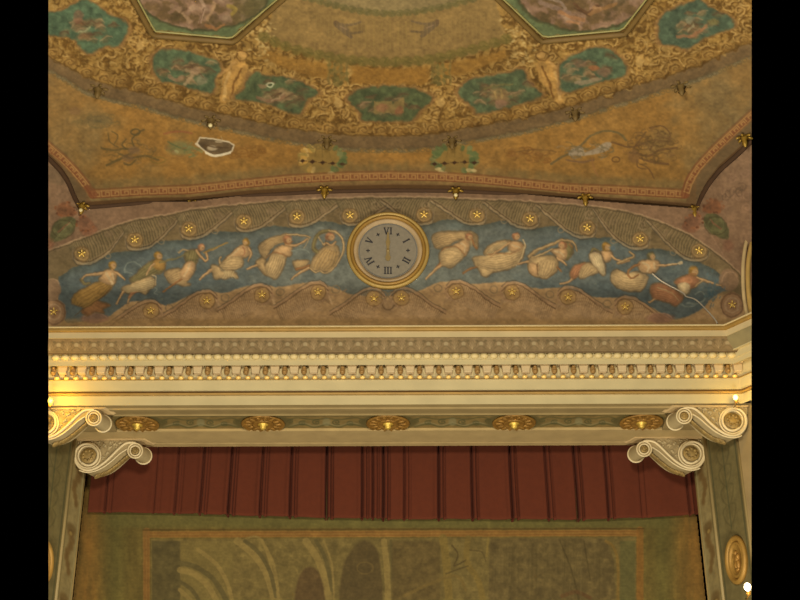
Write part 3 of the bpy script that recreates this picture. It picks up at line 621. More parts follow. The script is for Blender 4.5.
D[4]=('fair-haired woman seen from behind in a cream skirt, fourth dancer from the left end',200,220,7.5,[
 ('s','F',28,[(115,362),(60,395),(0,448)],9),
 ('p','D',[(88,340),(130,345),(165,390),(220,378),(265,395),(285,435),(235,425),(190,445),(155,435),(115,440),(100,400)]),('f','W',[[(140,360),(180,395),(150,435)],[(260,385),(245,410),(275,432)]],5),
 ('p','F',[(270,215),(315,192),(350,190),(382,222),(372,262),(330,282),(270,285),(215,300),(180,320),(200,285),(240,250)]),('l','R',12,[(320,205),(335,240),(320,270)],6),('l','W',12,[(290,215),(250,255),(205,290)],6),
 ('p','D',[(150,335),(190,298),(240,272),(290,272),(318,298),(320,345),(285,362),(240,372),(190,378),(160,360)]),('f','D',[[(190,305),(250,280),(310,300)],[(165,358),(240,370),(300,355)]],4),
 ('s','D',12,[(150,325),(145,300),(160,282)],8),('s','F',18,[(368,212),(385,255),(364,310)],9),('l','G',12,[(30,245),(90,225),(150,190),(205,165)],6),('h','H',(345,163,29,-1))])
D[5]=('woman under a billowing arched shawl, left of the clock',245,215,7.62,[
 ('s','F',22,[(125,368),(75,385),(18,414)],9),
 ('p','C',[(105,240),(145,205),(210,175),(300,150),(330,150),(330,185),(300,205),(250,220),(205,250),(172,290),(155,330),(125,300)]),('f','C',[[(130,240),(210,185),(320,155)],[(160,300),(210,240),(300,195)]],5),
 ('s','D',12,[(320,152),(400,150),(495,166)],8),('l','D',8,[(492,172),(465,225),(450,250)],4),
 ('p','C',[(130,325),(160,350),(150,400),(190,440),(150,445),(110,400),(85,360)]),
 ('p','D',[(200,300),(250,290),(312,308),(305,350),(290,400),(262,450),(235,485),(190,470),(150,435),(160,390),(185,340)]),('f','D',[[(210,305),(180,370),(160,430)],[(300,320),(285,400),(240,470)]],6),
 ('p','F',[(240,255),(290,235),(350,240),(358,270),(340,315),(300,300),(250,295),(215,290)]),('l','S',9,[(165,325),(190,298),(250,285),(322,318)],6),
 ('s','F',22,[(312,226),(370,232),(425,218),(475,182)],10),('h','R',(325,188,34,1)),('l','S',12,[(300,215),(340,215),(370,200)],8),('l','B',9,[(360,275),(410,262),(460,262),(490,285),(490,315)],4)])
D[6]=('woman wrapped in a ring of drapery, nearest the clock on its left',245,215,7.62,[
 ('p','C',[(368,365),(400,350),(450,352),(485,350),(470,375),(430,400),(395,410)]),('s','S',20,[(395,412),(440,402),(490,385)],14),('s','F',22,[(485,405),(430,432),(352,492)],9),
 ('s','O',30,[(560,290),(525,250),(535,185),(575,135),(640,118)],22),
 ('p','C',[(560,285),(590,255),(630,235),(690,235),(715,270),(712,330),(690,380),(650,425),(600,430),(560,425),(498,410),(512,350),(535,315)]),('f','G',[[(600,260),(540,330),(515,400)],[(705,280),(690,370),(640,420)]],6),
 ('s','D',14,[(640,118),(705,140),(745,190),(752,260),(730,320),(695,385)],10),('s','D',10,[(500,415),(540,438),(570,430),(610,445),(650,430),(690,390)],8),
 ('s','F',16,[(600,225),(625,215),(660,235),(690,205)],10),('l','D',12,[(560,170),(580,200),(600,225)],8),('h','R',(648,165,34,1)),('l','K',5,[(620,190),(610,240)],3)])
D[7]=('woman with an outspread cape, nearest the clock on its right',420,215,7.62,[
 ('s','S',28,[(190,335),(130,400)],16),('s','F',22,[(180,365),(105,430),(42,492)],8),
 ('p','C',[(92,165),(130,140),(200,128),(300,128),(400,130),(435,165),(440,210),(432,258),(410,225),(385,195),(330,180),(270,195),(220,230),(170,250),(125,250),(105,215)]),('f','C',[[(105,175),(200,140),(400,140)],[(130,240),(220,215),(370,175)]],5),
 ('p','F',[(275,225),(310,200),(355,190),(378,215),(370,265),(335,310),(295,280),(240,245)]),('l','W',14,[(310,215),(340,235),(335,285)],8),
 ('p','D',[(148,295),(180,262),(240,244),(290,250),(328,280),(325,330),(290,360),(240,398),(200,392),(160,375)]),('f','D',[[(180,270),(240,255),(320,285)],[(165,365),(230,385),(300,345)]],4),('l','S',8,[(165,270),(230,242),(290,250),(335,300)],5),
 ('h','R',(375,165,28,1)),('s','S',14,[(395,185),(415,225),(432,252)],10)])
D[8]=('red-haired woman in a wide cream gown, second dancer right of the clock',420,215,7.62,[
 ('s','S',12,[(335,440),(380,412),(450,388)],8),
 ('p','C',[(490,292),(505,255),(550,222),(610,198),(680,195),(650,225),(590,265),(540,305)]),('f','W',[[(500,285),(560,230),(660,200)],[(535,295),(590,255),(640,220)]],3),
 ('p','D',[(440,380),(500,410),(565,425),(530,450),(500,472),(470,445)]),
 ('p','D',[(405,330),(450,315),(510,320),(570,300),(640,290),(710,285),(760,255),(795,230),(792,300),(760,355),(690,408),(620,425),(560,432),(500,415),(440,395),(415,360)]),('f','D',[[(520,325),(640,300),(780,250)],[(440,390),(580,425),(720,380)]],6),
 ('l','W',12,[(785,190),(798,250),(775,320),(735,385)],6),('l','S',8,[(520,300),(610,292),(700,292),(760,270)],5),
 ('p','F',[(672,210),(705,200),(762,208),(785,240),(765,270),(720,285),(680,262)]),('l','W',12,[(700,230),(740,240),(765,250)],8),
 ('s','F',18,[(682,212),(640,240),(585,280),(535,322)],10),('h','R',(733,162,29,1))])
D[9]=('stooping woman with bare back under an arched veil, third dancer right of the clock',510,220,7.27,[
 ('s','F',16,[(135,302),(60,320)],8),
 ('s','C',20,[(140,265),(190,225),(260,195),(330,165),(380,146)],16),('s','C',16,[(380,146),(440,152),(472,182),(488,222)],8),('s','D',12,[(160,272),(240,245),(310,212)],8),
 ('p','O',[(385,160),(430,165),(458,205),(450,250),(415,290),(400,250)]),
 ('p','D',[(150,275),(200,268),(250,262),(300,262),(340,290),(350,330),(335,372),(300,400),(262,428),(220,412),(175,400),(148,380),(132,340),(138,305)]),
 ('p','F',[(138,325),(172,308),(205,328),(208,380),(190,402),(150,382)]),('p','D',[(215,310),(262,280),(315,285),(340,320),(325,370),(262,424),(215,405),(208,350)]),('f','D',[[(240,300),(220,350),(225,400)],[(325,310),(310,370),(262,415)]],4),
 ('l','K',6,[(205,310),(196,350),(206,398)],4),('p','F',[(305,222),(350,208),(408,212),(415,250),(400,285),(360,285),(325,255)]),('l','W',16,[(330,230),(370,240),(390,265)],10),
 ('s','F',16,[(345,278),(380,300),(408,328)],8),('s','S',14,[(345,345),(372,372)],10),('h','R',(385,185,30,-1)),('l','S',10,[(430,170),(450,200)],8)])
D[10]=('fair-haired woman in rose and cream, fourth dancer right of the clock',510,220,7.27,[
 ('s','F',18,[(470,395),(435,450),(368,468)],8),
 ('p','R',[(452,360),(480,330),(540,312),(545,345),(520,375),(490,410),(455,425),(440,395)]),('f','R',[[(530,320),(470,360),(450,410)],[(540,350),(510,380),(480,410)]],3),
 ('p','D',[(525,335),(560,315),(600,325),(640,370),(600,395),(560,412),(510,425),(505,385)]),('f','D',[[(545,330),(520,380),(515,420)],[(625,365),(590,390),(550,410)]],4),
 ('s','O',16,[(590,235),(605,212),(645,225)],10),
 ('p','W',[(582,250),(620,232),(655,250),(675,290),(692,340),(685,402),(655,385),(625,345),(595,310)]),('f','W',[[(600,255),(620,320),(665,385)],[(650,255),(675,320),(685,385)]],4),
 ('p','F',[(660,232),(700,225),(738,240),(730,280),(700,305),(680,275)]),('s','F',16,[(728,248),(765,282),(815,308)],9),('s','F',14,[(815,308),(870,295)],8),('h','H',(700,195,32,1))])
D[11]=('grey-haired figure blowing a horn in a pale yellow gown, fifth dancer right of the clock',600,230,5.714,[
 ('s','C',12,[(105,188),(150,170),(195,150),(170,125)],8),
 ('p','D',[(68,240),(95,226),(125,240),(160,255),(210,240),(270,262),(262,305),(238,342),(190,350),(130,342),(90,320),(65,285)]),('f','D',[[(85,240),(150,270),(260,270)],[(90,310),(160,340),(235,330)]],5),
 ('p','F',[(222,185),(260,172),(310,170),(338,190),(330,225),(300,245),(250,240),(225,225)]),('l','W',16,[(250,190),(280,210),(270,235)],10),('l','W',14,[(310,190),(315,220)],10),
 ('s','S',12,[(225,195),(185,215),(160,245),(180,275),(220,255)],8),('s','F',13,[(325,205),(380,200),(440,197)],6),('l','W',8,[(395,197),(450,190)],6),('l','W',18,[(455,188),(466,186)],20),('h','O',(292,148,24,1))])
D[12]=('fair-haired woman in a rose gown reaching right, last dancer at the right end',600,230,5.714,[
 ('s','F',12,[(335,388),(280,412)],8),
 ('p','R',[(288,332),(320,305),(370,312),(430,345),(475,375),(462,410),(430,435),(395,415),(350,405),(305,390)]),('f','R',[[(310,320),(380,330),(465,380)],[(320,390),(380,405),(430,425)]],6),('l','D',8,[(330,330),(400,355),(450,400)],5),
 ('p','R',[(425,295),(460,270),(510,258),(560,275),(560,305),(535,330),(500,335),(450,315)]),('p','W',[(445,312),(480,300),(512,312),(515,345),(482,370),(452,350)]),
 ('s','F',12,[(555,272),(610,295),(650,305),(695,318)],6),('s','C',10,[(545,322),(582,292)],6),('h','H',(535,235,28,1)),('l','S',16,[(515,255),(545,255)],10),
 ('l','B',12,[(500,418),(545,422),(590,405),(602,375),(578,352),(545,365)],8),('l','B',10,[(475,432),(510,440),(545,430)],6)])
parts={}
for k,(lab,ox,oy,s,ops) in D.items():
    dancer(k,ox,oy,s,ops); parts[k]=('painted_dancer',lab)
for i in range(50): 
    x=RNG.normal(711,5); y=RNG.normal(293,8); cv.stroke([(x,y),(x+1,y-2)],1.2,(76,94,92),.6)
cv.ell(612,298*0+248,3,2,(90,108,112),.5)
# corner emblems on the mauve plaster
for k,s,cx,cy in ((41,1,63,228),(42,-1,716,225)):
    cv.cur=k; parts[k]=('painted_emblem','green oval medallion with a red bow, '+('left' if s>0 else 'right')+' corner')
    cv.poly([(cx+(-13)*s,cy+8),(cx-10*s,cy-2),(cx-2*s,cy-10),(cx+9*s,cy-11),(cx+13*s,cy-5),(cx+8*s,cy+6),(cx-2*s,cy+12),(cx-12*s,cy+14)],(88,84,50),.92,2,tex=.3); cv.ring(cx,cy+1,11,9,1.2,(70,62,36),.5)
    cv.stroke([(cx-5*s,cy+4),(cx+6*s,cy-5)],1.6,(122,84,56),.8); cv.ring(cx,cy,8,6,1,(108,104,66),.5)
    cv.poly([(cx+18*s,cy-14),(cx+28*s,cy-8),(cx+34*s,cy+3),(cx+22*s,cy+8),(cx+15*s,cy-2)],(118,74,48),.55,3,tex=.4)
    cv.poly([(cx+14*s,cy-16),(cx+2*s,cy-26),(cx-6*s,cy-20),(cx-4*s,cy-12),(cx+8*s,cy-12)],(124,74,42),.6,3,tex=.4)
    for i_ in range(34):
        a_=RNG.uniform(0,6.28); px_=cx+(22+9*math.cos(a_))*s if i_%2 else cx+(2+10*math.cos(a_))*s; py_=(cy-4 if i_%2 else cy-19)+7*math.sin(a_)
        if i_%2==0 or px_*s>(cx+10*s)*s: cv.ell(px_,py_,1.3,1.1,[(132,84,50),(92,58,36)][i_%3==0],.7)
    cv.ell(cx-14*s,cy+16,5,6,(124,80,52),.6,soft=.5) if s>0 else cv.ell(cx+(-12)*s,cy+20,5,6,(118,78,54),.6,soft=.5)
cv.cur=0
for i in range(12): cv.spiral(738+RNG.normal(0,7),190+RNG.normal(0,9),5,1.2,1,i,1.3,(140,106,78) if i%2 else (96,74,52),.5)
cv.poly([(46,165),(60,172),(64,185),(48,180)],(104,84,58),.6,3)
painterly(cv,1.0,5,.10,950)
# depth of the surface: leaning wall, with curved corner pieces up to the ceiling edge
T=t_wall(X,Y); ed=E(X)
foldL=np.interp(X,[40,48,82],[256,248,208]); foldR=np.interp(X,[697,741,752],[210,285,300])
tc=t_ceil(X,np.minimum(ed,Y*0+ed)); 
for msk,fold in (((X<82),foldL),((X>697),foldR)):
    s_=np.clip((Y-ed)/np.maximum(fold-ed,1e-3),0,1); tw=t_wall(X,fold); mm=msk&(Y<fold); T=np.where(mm,tc+(tw-tc)*s_,T)
PW=CAM+T[...,None]*ray(X,Y)
keep=(Y>=ed-1.5)
# mural = everything inside the arch; split as its own thing
cv.id=np.where((cv.id==0)&(Y>U(X)),50,cv.id); cv.id=np.where((cv.id==50)&cid,51,cv.id)
me=empty('wall_painting',on_wall(389,324)); tag(me,'long arched wall painting of twelve dancers on blue between scrolled borders, around the clock','painting')
P2=dict(parts); P2[50]=('scroll_border','brown wave scroll border'); P2[51]=('blue_ground','mottled blue background')
res=build_canvas(cv,PW,keep,'wall_back',P2,PM,K_WALL)
wall=struct(res[0],'mauve plaster wall above the stage opening','wall')
for k,o in res.items():
    if k==0: continue
    if k in (41,42): continue
    o.parent=me; o.matrix_parent_inverse=Matrix.Translation(-me.location)
# ------------------------------------------------------------------ gilt bosses on the mural
GOLD=mat('gilding',(200,162,66),.42,.4,.2,12); GSTAR=mat('star_gold',(236,196,96),.4,.25,.1,12); GOLD2=mat('old_gilding',(150,108,44),.5,.35,.3,14)
def wall_frame(px,py,off=0.0): return frame(on_wall(px,py,off),(1,0,0),WU,WN)
S=on_wall(389,260); PXM=float(np.linalg.norm(on_wall(390,260)-on_wall(389,260)))
def boss_mesh():
    bm=bmesh.new(); I=Matrix.Identity(4); r=PXM
    add_lathe(bm,[(1.6*r,0),(1.6*r,.006),(1.3*r,.008)],I,16)
    for i in range(5):
        a=math.radians(90+72*i); M=Matrix.Rotation(a,4,'Z')@Matrix.Translation((2.9*r,0,.02)); add_blob(bm,M,1.75*r,.75*r,.022,1)
    add_blob(bm,Matrix.Translation((0,0,.016)),.8*r,.8*r,.012,1)
    bmesh.ops.recalc_face_normals(bm,faces=bm.faces); m=bpy.data.meshes.new('gilt_boss'); bm.to_mesh(m); bm.free(); m.materials.append(GSTAR); m.polygons.foreach_set('use_smooth',[True]*len(m.polygons)); return m
BM=boss_mesh()
ordn=['first','second','third','fourth','fifth','sixth']
def put_boss(px,py,lab,grp):
    o=bpy.data.objects.new('gilt_boss',BM); C.objects.link(o); o.matrix_world=wall_frame(px,py,.004); tag(o,lab,'boss',grp)
for i,(x,y) in enumerate(TB):
    n=ordn[5-i]+' to the left of the clock' if i<6 else ordn[i-6]+' to the right of the clock'
    put_boss(x,y,'gilt star boss in the upper scroll border, '+n,'gilt star bosses of the upper border')
for i,(x,y) in enumerate(LBS):
    n=ordn[5-i]+' to the left of centre' if i<6 else ordn[i-6]+' to the right of centre'
    put_boss(x,y,'gilt star boss in the lower scroll border, '+n,'gilt star bosses of the lower border')
# loose white cord on the wall
bm=bmesh.new(); cp=cr([(652,274),(662,282),(682,293),(686,297),(695,300),(704,308),(714,319),(717,324)],6)
add_tube(bm,[on_wall(a,b,.02) for a,b in cp],.012,6); o=obj('cord',bm,mat('white_cord',(176,160,130)),None,True); tag(o,'thin pale cord hanging across the right end of the wall painting','cord')
# ------------------------------------------------------------------ clock
cx,cy=388,251.3; c0=on_wall(cx,cy,0); ck=empty('wall_clock',c0); tag(ck,'round wall clock with gilt rim and grey six-hour dial in the middle of the painting','clock')
MF=wall_frame(cx,cy,0); q=PXM
CREAM_R=mat('clock_cream',(168,134,78),.5,.1); 
bm=bmesh.new(); add_lathe(bm,[(41.3*q,0),(41.5*q,.05),(40.3*q,.075),(38.6*q,.075),(37.6*q,.05),(37.6*q,.01)],MF,64); obj('rim',bm,mat('clock_rim',(166,134,66),.5,.2),ck,True)
bm=bmesh.new(); add_lathe(bm,[(37.8*q,.01),(37.7*q,.06),(36.2*q,.085),(34.4*q,.06),(34.2*q,.01)],MF,64); obj('gilt_ring',bm,mat('clock_gilt',(148,110,44),.5,.2),ck,True)
bm=bmesh.new(); add_lathe(bm,[(34.5*q,.01),(34.3*q,.05),(32.6*q,.055),(30.0*q,.03),(29.8*q,.01)],MF,64); obj('inner_ring',bm,mat('clock_inner',(166,138,94),.6),ck,True)
bm=bmesh.new(); add_lathe(bm,[(31*q,.012),(31*q,.022),(.5*q,.022)],MF,48); dial=obj('dial',bm,mat('dial_grey',(126,114,90),.7,0,.08,20),ck)
bm=bmesh.new(); add_lathe(bm,[(29.4*q,.015),(29.3*q,.026),(28.5*q,.026),(28.4*q,.015)],MF,48); obj('minute_ring',bm,mat('dial_line',(104,98,84),.7),dial)
INK=mat('dial_black',(48,44,40),.7)
def glyph(bm,a,strokes,r):
    # strokes in px units: (x0,y0,x1,y1,w); upright for the reader, foot towards the centre
    R=MF@Matrix.Rotation(-a,4,'Z')
    for x0,y0,x1,y1,w in strokes:
        d=Vector((x1-x0,y1-y0)); L=d.length; p=Vector((-d.y,d.x))/L*w/2
        pts=[R@Vector(((x0+p.x)*q,(r+y0+p.y)*q,.024)),R@Vector(((x1+p.x)*q,(r+y1+p.y)*q,.024)),R@Vector(((x1-p.x)*q,(r+y1-p.y)*q,.024)),R@Vector(((x0-p.x)*q,(r+y0-p.y)*q,.024))]
        extrude_poly(bm,pts,Vector(WN)*.005)
I_=lambda x:[(x,-3.6,x,3.6,1.35),(x-1.2,3.5,x+1.2,3.5,.5),(x-1.2,-3.5,x+1.2,-3.5,.5)]
V_=lambda x:[(x,-3.6,x-2.0,3.6,1.35),(x,-3.6,x+2.0,3.6,.8),(x-2.9,3.5,x-1,3.5,.5),(x+1,3.5,x+2.9,3.5,.5)]
NUM=[V_(-1.6)+I_(3.0),I_(0),I_(-1.5)+I_(1.5),I_(-2.9)+I_(0)+I_(2.9),I_(-3.0)+V_(1.6),V_(0)]
NL=['VI','I','II','III','IV','V']
for i in range(6):
    bm=bmesh.new(); glyph(bm,math.radians(60*i),NUM[i],21.3); o=obj('numeral',bm,INK,dial); 
    bm=bmesh.new(); glyph(bm,math.radians(60*i+30),[(-1.8,0,1.8,0,.9),(0,-1.9,0,1.9,.9)],20.0); obj('half_hour_mark',bm,INK,dial)
bm=bmesh.new()
def hand_pts(P): return [MF@Vector((x*q,y*q,.034)) for x,y in P]
extrude_poly(bm,hand_pts([(-1.6,-6),(-1.4,4),(-2.2,9),(-1.3,12),(-.6,19.5),(.6,19.5),(1.3,12),(2.2,9),(1.4,4),(1.6,-6)]),Vector(WN)*.01)
extrude_poly(bm,hand_pts([(2.6*math.cos(a),-8+3.4*math.sin(a)) for a in np.linspace(0,2*math.pi,14)[:-1]]),Vector(WN)*.012)
add_lathe(bm,[(1.8*q,.03),(1.6*q,.05),(.4*q,.055)],MF,12)
obj('clock_hand',bm,mat('hand_gold',(136,112,62),.5,.2),ck)
# ================================================================== CORNICE
CR=mat('cream_paint',(206,180,124),.6,0,.06,3,.8); CR2=mat('fascia_cream',(204,182,126),.6,0,.06,3,.8); GF=mat('gilt_fillet',(150,114,50),.55,.25); 
YF=18.0
def Xat(px,py,Y): return float(at(px,py,Y)[0])
XL=Xat(40,380,17.6)-.2; XM=Xat(742,335,17.6)
P0=np.array([XL,0.0]); P1=np.array([XM,0.0]); dd=np.array([.62,-.78]); P2_=P1+dd*1.2
nA=np.array([0,-1.0]); nB=np.array([-.78,-.62]); mit=(nA+nB)/(1+nA@nB)
def sweep(name,prof,m,parent=None,closed=False):
    """profile points are (height in the picture's centre column, distance of the face); swept along the front and round the corner"""
    bm=bmesh.new(); rows=[]
    for y,Y in prof:
        o=YF-Y; z=cz(y,Y) if not isinstance(y,tuple) else y[0]
        rows.append([bm.verts.new((P0[0]+nA[0]*o,YF+P0[1]+nA[1]*o,z)),bm.verts.new((P1[0]+mit[0]*o,YF+P1[1]+mit[1]*o,z)),bm.verts.new((P2_[0]+nB[0]*o,YF+P2_[1]+nB[1]*o,z))])
    n=len(rows)
    for i in range(n if closed else n-1):
        a=rows[i]; b=rows[(i+1)%n]
        for j in range(2): bm.faces.new((a[j],a[j+1],b[j+1],b[j]))
    o=obj(name,bm,m,parent); trim_sides(o); return o
# heights measured down the middle of the photograph
core=sweep('trim_2',[(404.5,18.0),(395,18.0),(393.8,17.96),(379.5,17.95),(379,17.93),(365.2,17.93),(364.8,17.74),(359.8,17.74),(359.5,17.72),(353,17.72),(352,17.66),(351,17.66)],CR2)
struct(core,'cream moulded cornice across the top of the stage opening','cornice')
tg=sweep('gilt_fillet',[(394.9,18.0),(394.2,17.93),(392.4,17.92),(391.8,17.96)],GF,core)
sweep('dark_groove',[(392.1,17.952),(391.3,17.944),(390.7,17.948)],mat('groove_brown',(110,78,36)),core)
sweep('crown_board',[(337.6,17.52),(337.2,17.48),(331.4,17.48)],CR,core)
sweep('gilt_crown',[(331.4,17.48),(331.0,17.45),(330.2,17.43),(328.5,17.42),(326.9,17.42)],GF,core)
sweep('crown_lip',[(326.9,17.42),(326.3,17.41),(325.4,17.41)],CR,core)
# top shelf back to the wall
zt=cz(325.4,17.41); bm=bmesh.new(); v=[bm.verts.new(p) for p in ((XL,17.41,zt),(XM,17.41,zt),(XM+.5,17.0,zt),(XM+.5,18.2,zt),(XL,18.2,zt))]; bm.faces.new(v); o=obj('top_shelf',bm,CR,core); trim_sides(o)
bm=bmesh.new(); zb=cz(404.5,18.0); v=[bm.verts.new(p) for p in ((XL,18.25,zb),(XM+.8,18.25,zb),(XM+.8,18.25,zt),(XL,18.25,zt))]; bm.faces.new(v); o=obj('backing',bm,CR,core); trim_sides(o)
# grey frieze: shade of the overhang and of carved relief put into the paint
cv=Canvas(48.4,336.0,751.6,353.5,1.6); X,Y=cv.X,cv.Y
cv.img[:]=mixc((130,106,70),(110,88,54),fbm(X,Y,5,301))*(.9+.2*fbm(X,Y,2.2,302))[...,None]
x=50.0
while x<752:
    for a in (-60,-30,0,30,60): r=math.radians(a); cv.stroke([(x,349),(x+3.4*math.sin(r),349-7*math.cos(r))],1.0,(156,130,88),.45); cv.stroke([(x+.9,349),(x+.9+3.4*math.sin(r),349-7*math.cos(r))],.8,(88,72,44),.4)
    cv.ring(x+8.8,345,5,3.6,1.1,(92,76,46),.65,180,360); cv.ell(x+8.8,344,2.2,2.2,(154,134,94),.7); cv.stroke([(x+4,349),(x+8.8,346),(x+13,349)],1,(92,76,46),.6)
    cv.ell(x+4.4,341,1.6,1.2,(84,70,42),.6); cv.ell(x+13.2,341,1.6,1.2,(84,70,42),.6); x+=17.6
for yy,c,al in ((350.5,(96,80,48),.4),(337.4,(100,80,48),.6),(352.6,(74,56,30),.8)): cv.stroke([(40,yy),(760,yy)],1.0,c,al,smooth=False)
tz=(Y-336)/17.5; YY=17.50+(tz)*.16
# rows follow the level of the cornice: heights taken from the centre column
Zr=np.array([cz(y,17.50+((y-336)/17.5)*.16) for y in cv.ys]); Xw=np.stack([at(cv.xs,y,17.5+((y-336)/17.5)*.16)[:,0] for y in cv.ys]); PF=np.stack([Xw,np.repeat((17.5+((cv.ys-336)/17.5)*.16)[:,None],len(cv.xs),1),np.repeat(Zr[:,None],len(cv.xs),1)],-1)
build_canvas(cv,PF,(X<743.0),'frieze_band',{},PM,1.0,None,core)
bm=bmesh.new()  # corner piece of the frieze round the return
for (ya,Ya),(yb,Yb) in (((351,17.66),(337.4,17.5)),):
    oa=YF-Ya; ob=YF-Yb; za=cz(ya,Ya); zb_=cz(yb,Yb)
    v=[bm.verts.new((P1[0]+mit[0]*oa,YF+mit[1]*oa,za)),bm.verts.new((P2_[0]+nB[0]*oa,YF+P2_[1]+nB[1]*oa,za)),bm.verts.new((P2_[0]+nB[0]*ob,YF+P2_[1]+nB[1]*ob,zb_)),bm.verts.new((P1[0]+mit[0]*ob,YF+mit[1]*ob,zb_))]; bm.faces.new(v)
o=obj('frieze_return',bm,mat('frieze_grey',(118,104,66)),core); trim_sides(o)
# eggs, blocks, leaves, pearls
EGG=mat('egg_cream',(212,184,120),.5,0,.05,3,.85); BLK=mat('block_cream',(200,172,122),.6,0,.06,3,.85); PRL=mat('pearl_gold',(226,184,98),.4,.2)
LEAFG=mat('leaf_gilt',(148,112,58),.65,.1)
def inst(nm,me,x,Y,z,par):
    o=bpy.data.objects.new(nm,me); C.objects.link(o); o.parent=par; o.location=(x,Y,z); return o
def shp(nm,fn,m,smooth=True):
    bm=bmesh.new(); fn(bm); bmesh.ops.recalc_face_normals(bm,faces=bm.faces); me=bpy.data.meshes.new(nm); bm.to_mesh(me); bm.free(); me.materials.append(m)
    if smooth: me.polygons.foreach_set('use_smooth',[True]*len(me.polygons))
    return me
q0=18.0/ (FW[1])/F; q1=.01428   # metres per pixel near the front
em=shp('egg',lambda bm:add_blob(bm,Matrix.Identity(4),4.3*q1,.045,3.1*q1),EGG)
def blk(bm):
    w0,w1,h=4.6*q1,3.7*q1,4.6*q1
    extrude_poly(bm,[(-w0,-.10,h),(w0,-.10,h),(w1,-.10,-h*.9),(-w1,-.10,-h*.9)],(0,.11,0)); add_box(bm,-w0-.015,w0+.015,-.125,.01,h,h+.014)
    bmesh.ops.bevel(bm,geom=bm.edges[:],offset=.006,segments=1,affect='EDGES')
bmh=shp('dentil',blk,BLK,False)
def lf(bm):
    add_blob(bm,Matrix.Identity(4),3.0*q1,.05,4.4*q1,2); add_blob(bm,Matrix.Translation((0,-.03,3*q1)),2*q1,.03,1.6*q1,1); add_blob(bm,Matrix.Translation((0,-.04,-2.4*q1)),2.4*q1,.03,1.6*q1,1)
lm=shp('gilt_leaf',lf,LEAFG)
pm=shp('pearl',lambda bm:add_blob(bm,Matrix.Identity(4),2.9*q1,.035,1.9*q1),PRL)
k=0
for i in range(-30,60):
    px=236.7+9.52*i
    if 51<px<739: inst('egg',em,Xat(px,356,17.71),17.705,cz(356,17.70),core)
    px=238.4+9.55*i
    if 50<px<741: inst('pearl',pm,Xat(px,377.2,17.9),17.90,cz(377.2,17.9),core)
    px=236.7+19.25*i
    if 54<px<738: inst('dentil',bmh,Xat(px,370,17.9),17.93,cz(370.2,17.9),core)
    px+=9.6
    if 52<px<740: inst('gilt_leaf',lm,Xat(px,370,17.9),17.90,cz(370.5,17.9),core)
sweep('bead_strip',[(379.3,17.93),(379.0,17.90),(378.4,17.90),(378.2,17.93)],GF,core)
# ================================================================== SOFFIT
Z0=cz(404.5,18.0); Ys=lambda y:float(onZ(389,y,Z0)[1])
YA,YP0,YP1,YB=18.0,Ys(415),Ys(430),Ys(446)
SA=mat('soffit_grey',(142,118,70),.8,0,.1,4); SB=mat('soffit_light',(170,142,88),.8,0,.1,4)
bm=bmesh.new(); xr=Xat(757,410,18.0)
def strip(bm,x0,x1,pr):
    a=None
    for Y_,z_ in pr:
        b=[bm.verts.new((x0,Y_,z_)),bm.verts.new((x1,Y_,z_))]
        if a: bm.faces.new((a[0],a[1],b[1],b[0]))
        a=b
XP=Xat(667,422,YP0+.2)
strip(bm,-xr,xr,[(YA,Z0),(YA+.10,Z0),(YA+.11,Z0-.02),(YA+.16,Z0-.02),(YA+.17,Z0),(YP0-.05,Z0),(YP0-.02,Z0-.015),(YP0,Z0+.03)])
sof=obj('trim_3',bm,SA); trim_sides(sof); struct(sof,'grey panelled underside of the lintel over the stage','lintel underside')
bm=bmesh.new(); strip(bm,-xr,xr,[(YP1,Z0+.03),(YP1,Z0-.01),(YP1+.03,Z0-.01),(Ys(441),Z0-.01),(Ys(441)+.01,Z0+.015),(Ys(443),Z0+.015),(Ys(443)+.01,Z0),(YB,Z0),(YB,Z0+.5)]); o=obj('back_board',bm,SB,sof); trim_sides(o)
cv=Canvas(48.4,412,751.6,433,1.6); X,Y=cv.X,cv.Y
cv.img[:]=mixc((142,116,64),(118,96,50),fbm(X,Y,9,401))*(.9+.2*fbm(X,Y*2,4,402))[...,None]
ROS=[137,263,388,514,641]
for i in range(-1,6):
    c=200.5+126*i
    for s in (-1,1):
        for (a,b,r) in ((10,0,5),(24,1,4.4),(36,-1,4)): cv.spiral(c+s*a,422+b,r,1.4,s,1.0*s,1.2,(82,78,44),.75,.55); 
        cv.stroke([(c,424),(c+s*12,427),(c+s*24,424),(c+s*38,427)],1.3,(84,80,44),.7); cv.stroke([(c,422.6),(c+s*12,425.6),(c+s*24,422.6),(c+s*38,425.6)],.9,(150,140,96),.5)
        cv.stroke([(c,418),(c+s*14,419.5),(c+s*30,417.5),(c+s*40,421)],1.1,(80,76,42),.6); cv.ell(c+s*44,422,4,4.4,(88,82,44),.55)
    cv.ell(c,422,4,4,(142,132,88),.6)
for c in ROS: cv.ell(c,422.5,29,8,(92,80,42),.8,soft=.1)
cv.stroke([(40,415.5),(760,415.5)],1.3,(84,76,42),.7,smooth=False); cv.stroke([(40,430),(760,430)],1.2,(88,80,46),.6,smooth=False)
PS=onZ(X,Y,Z0+.03); keep=(X>100)&(X<679)
# straighten the two long edges so the panel lies square to the lintel
for j,y in enumerate(cv.ys): PS[j,:,1]=float(onZ(389,y,Z0+.03)[1])
build_canvas(cv,PS,keep,'soffit_panel',{},PM,1.0,None,sof)
bm=bmesh.new(); 
xa=float(PS[3,:,0][np.argmin(abs(cv.xs-667))]); 
for s in (-1,1): add_box(bm,min(s*xa,s*(xr)),max(s*xa,s*(xr)),YP0-.01,YP1+.01,Z0-.01,Z0+.06)
o=obj('end_block',bm,SA,sof); trim_sides(o)
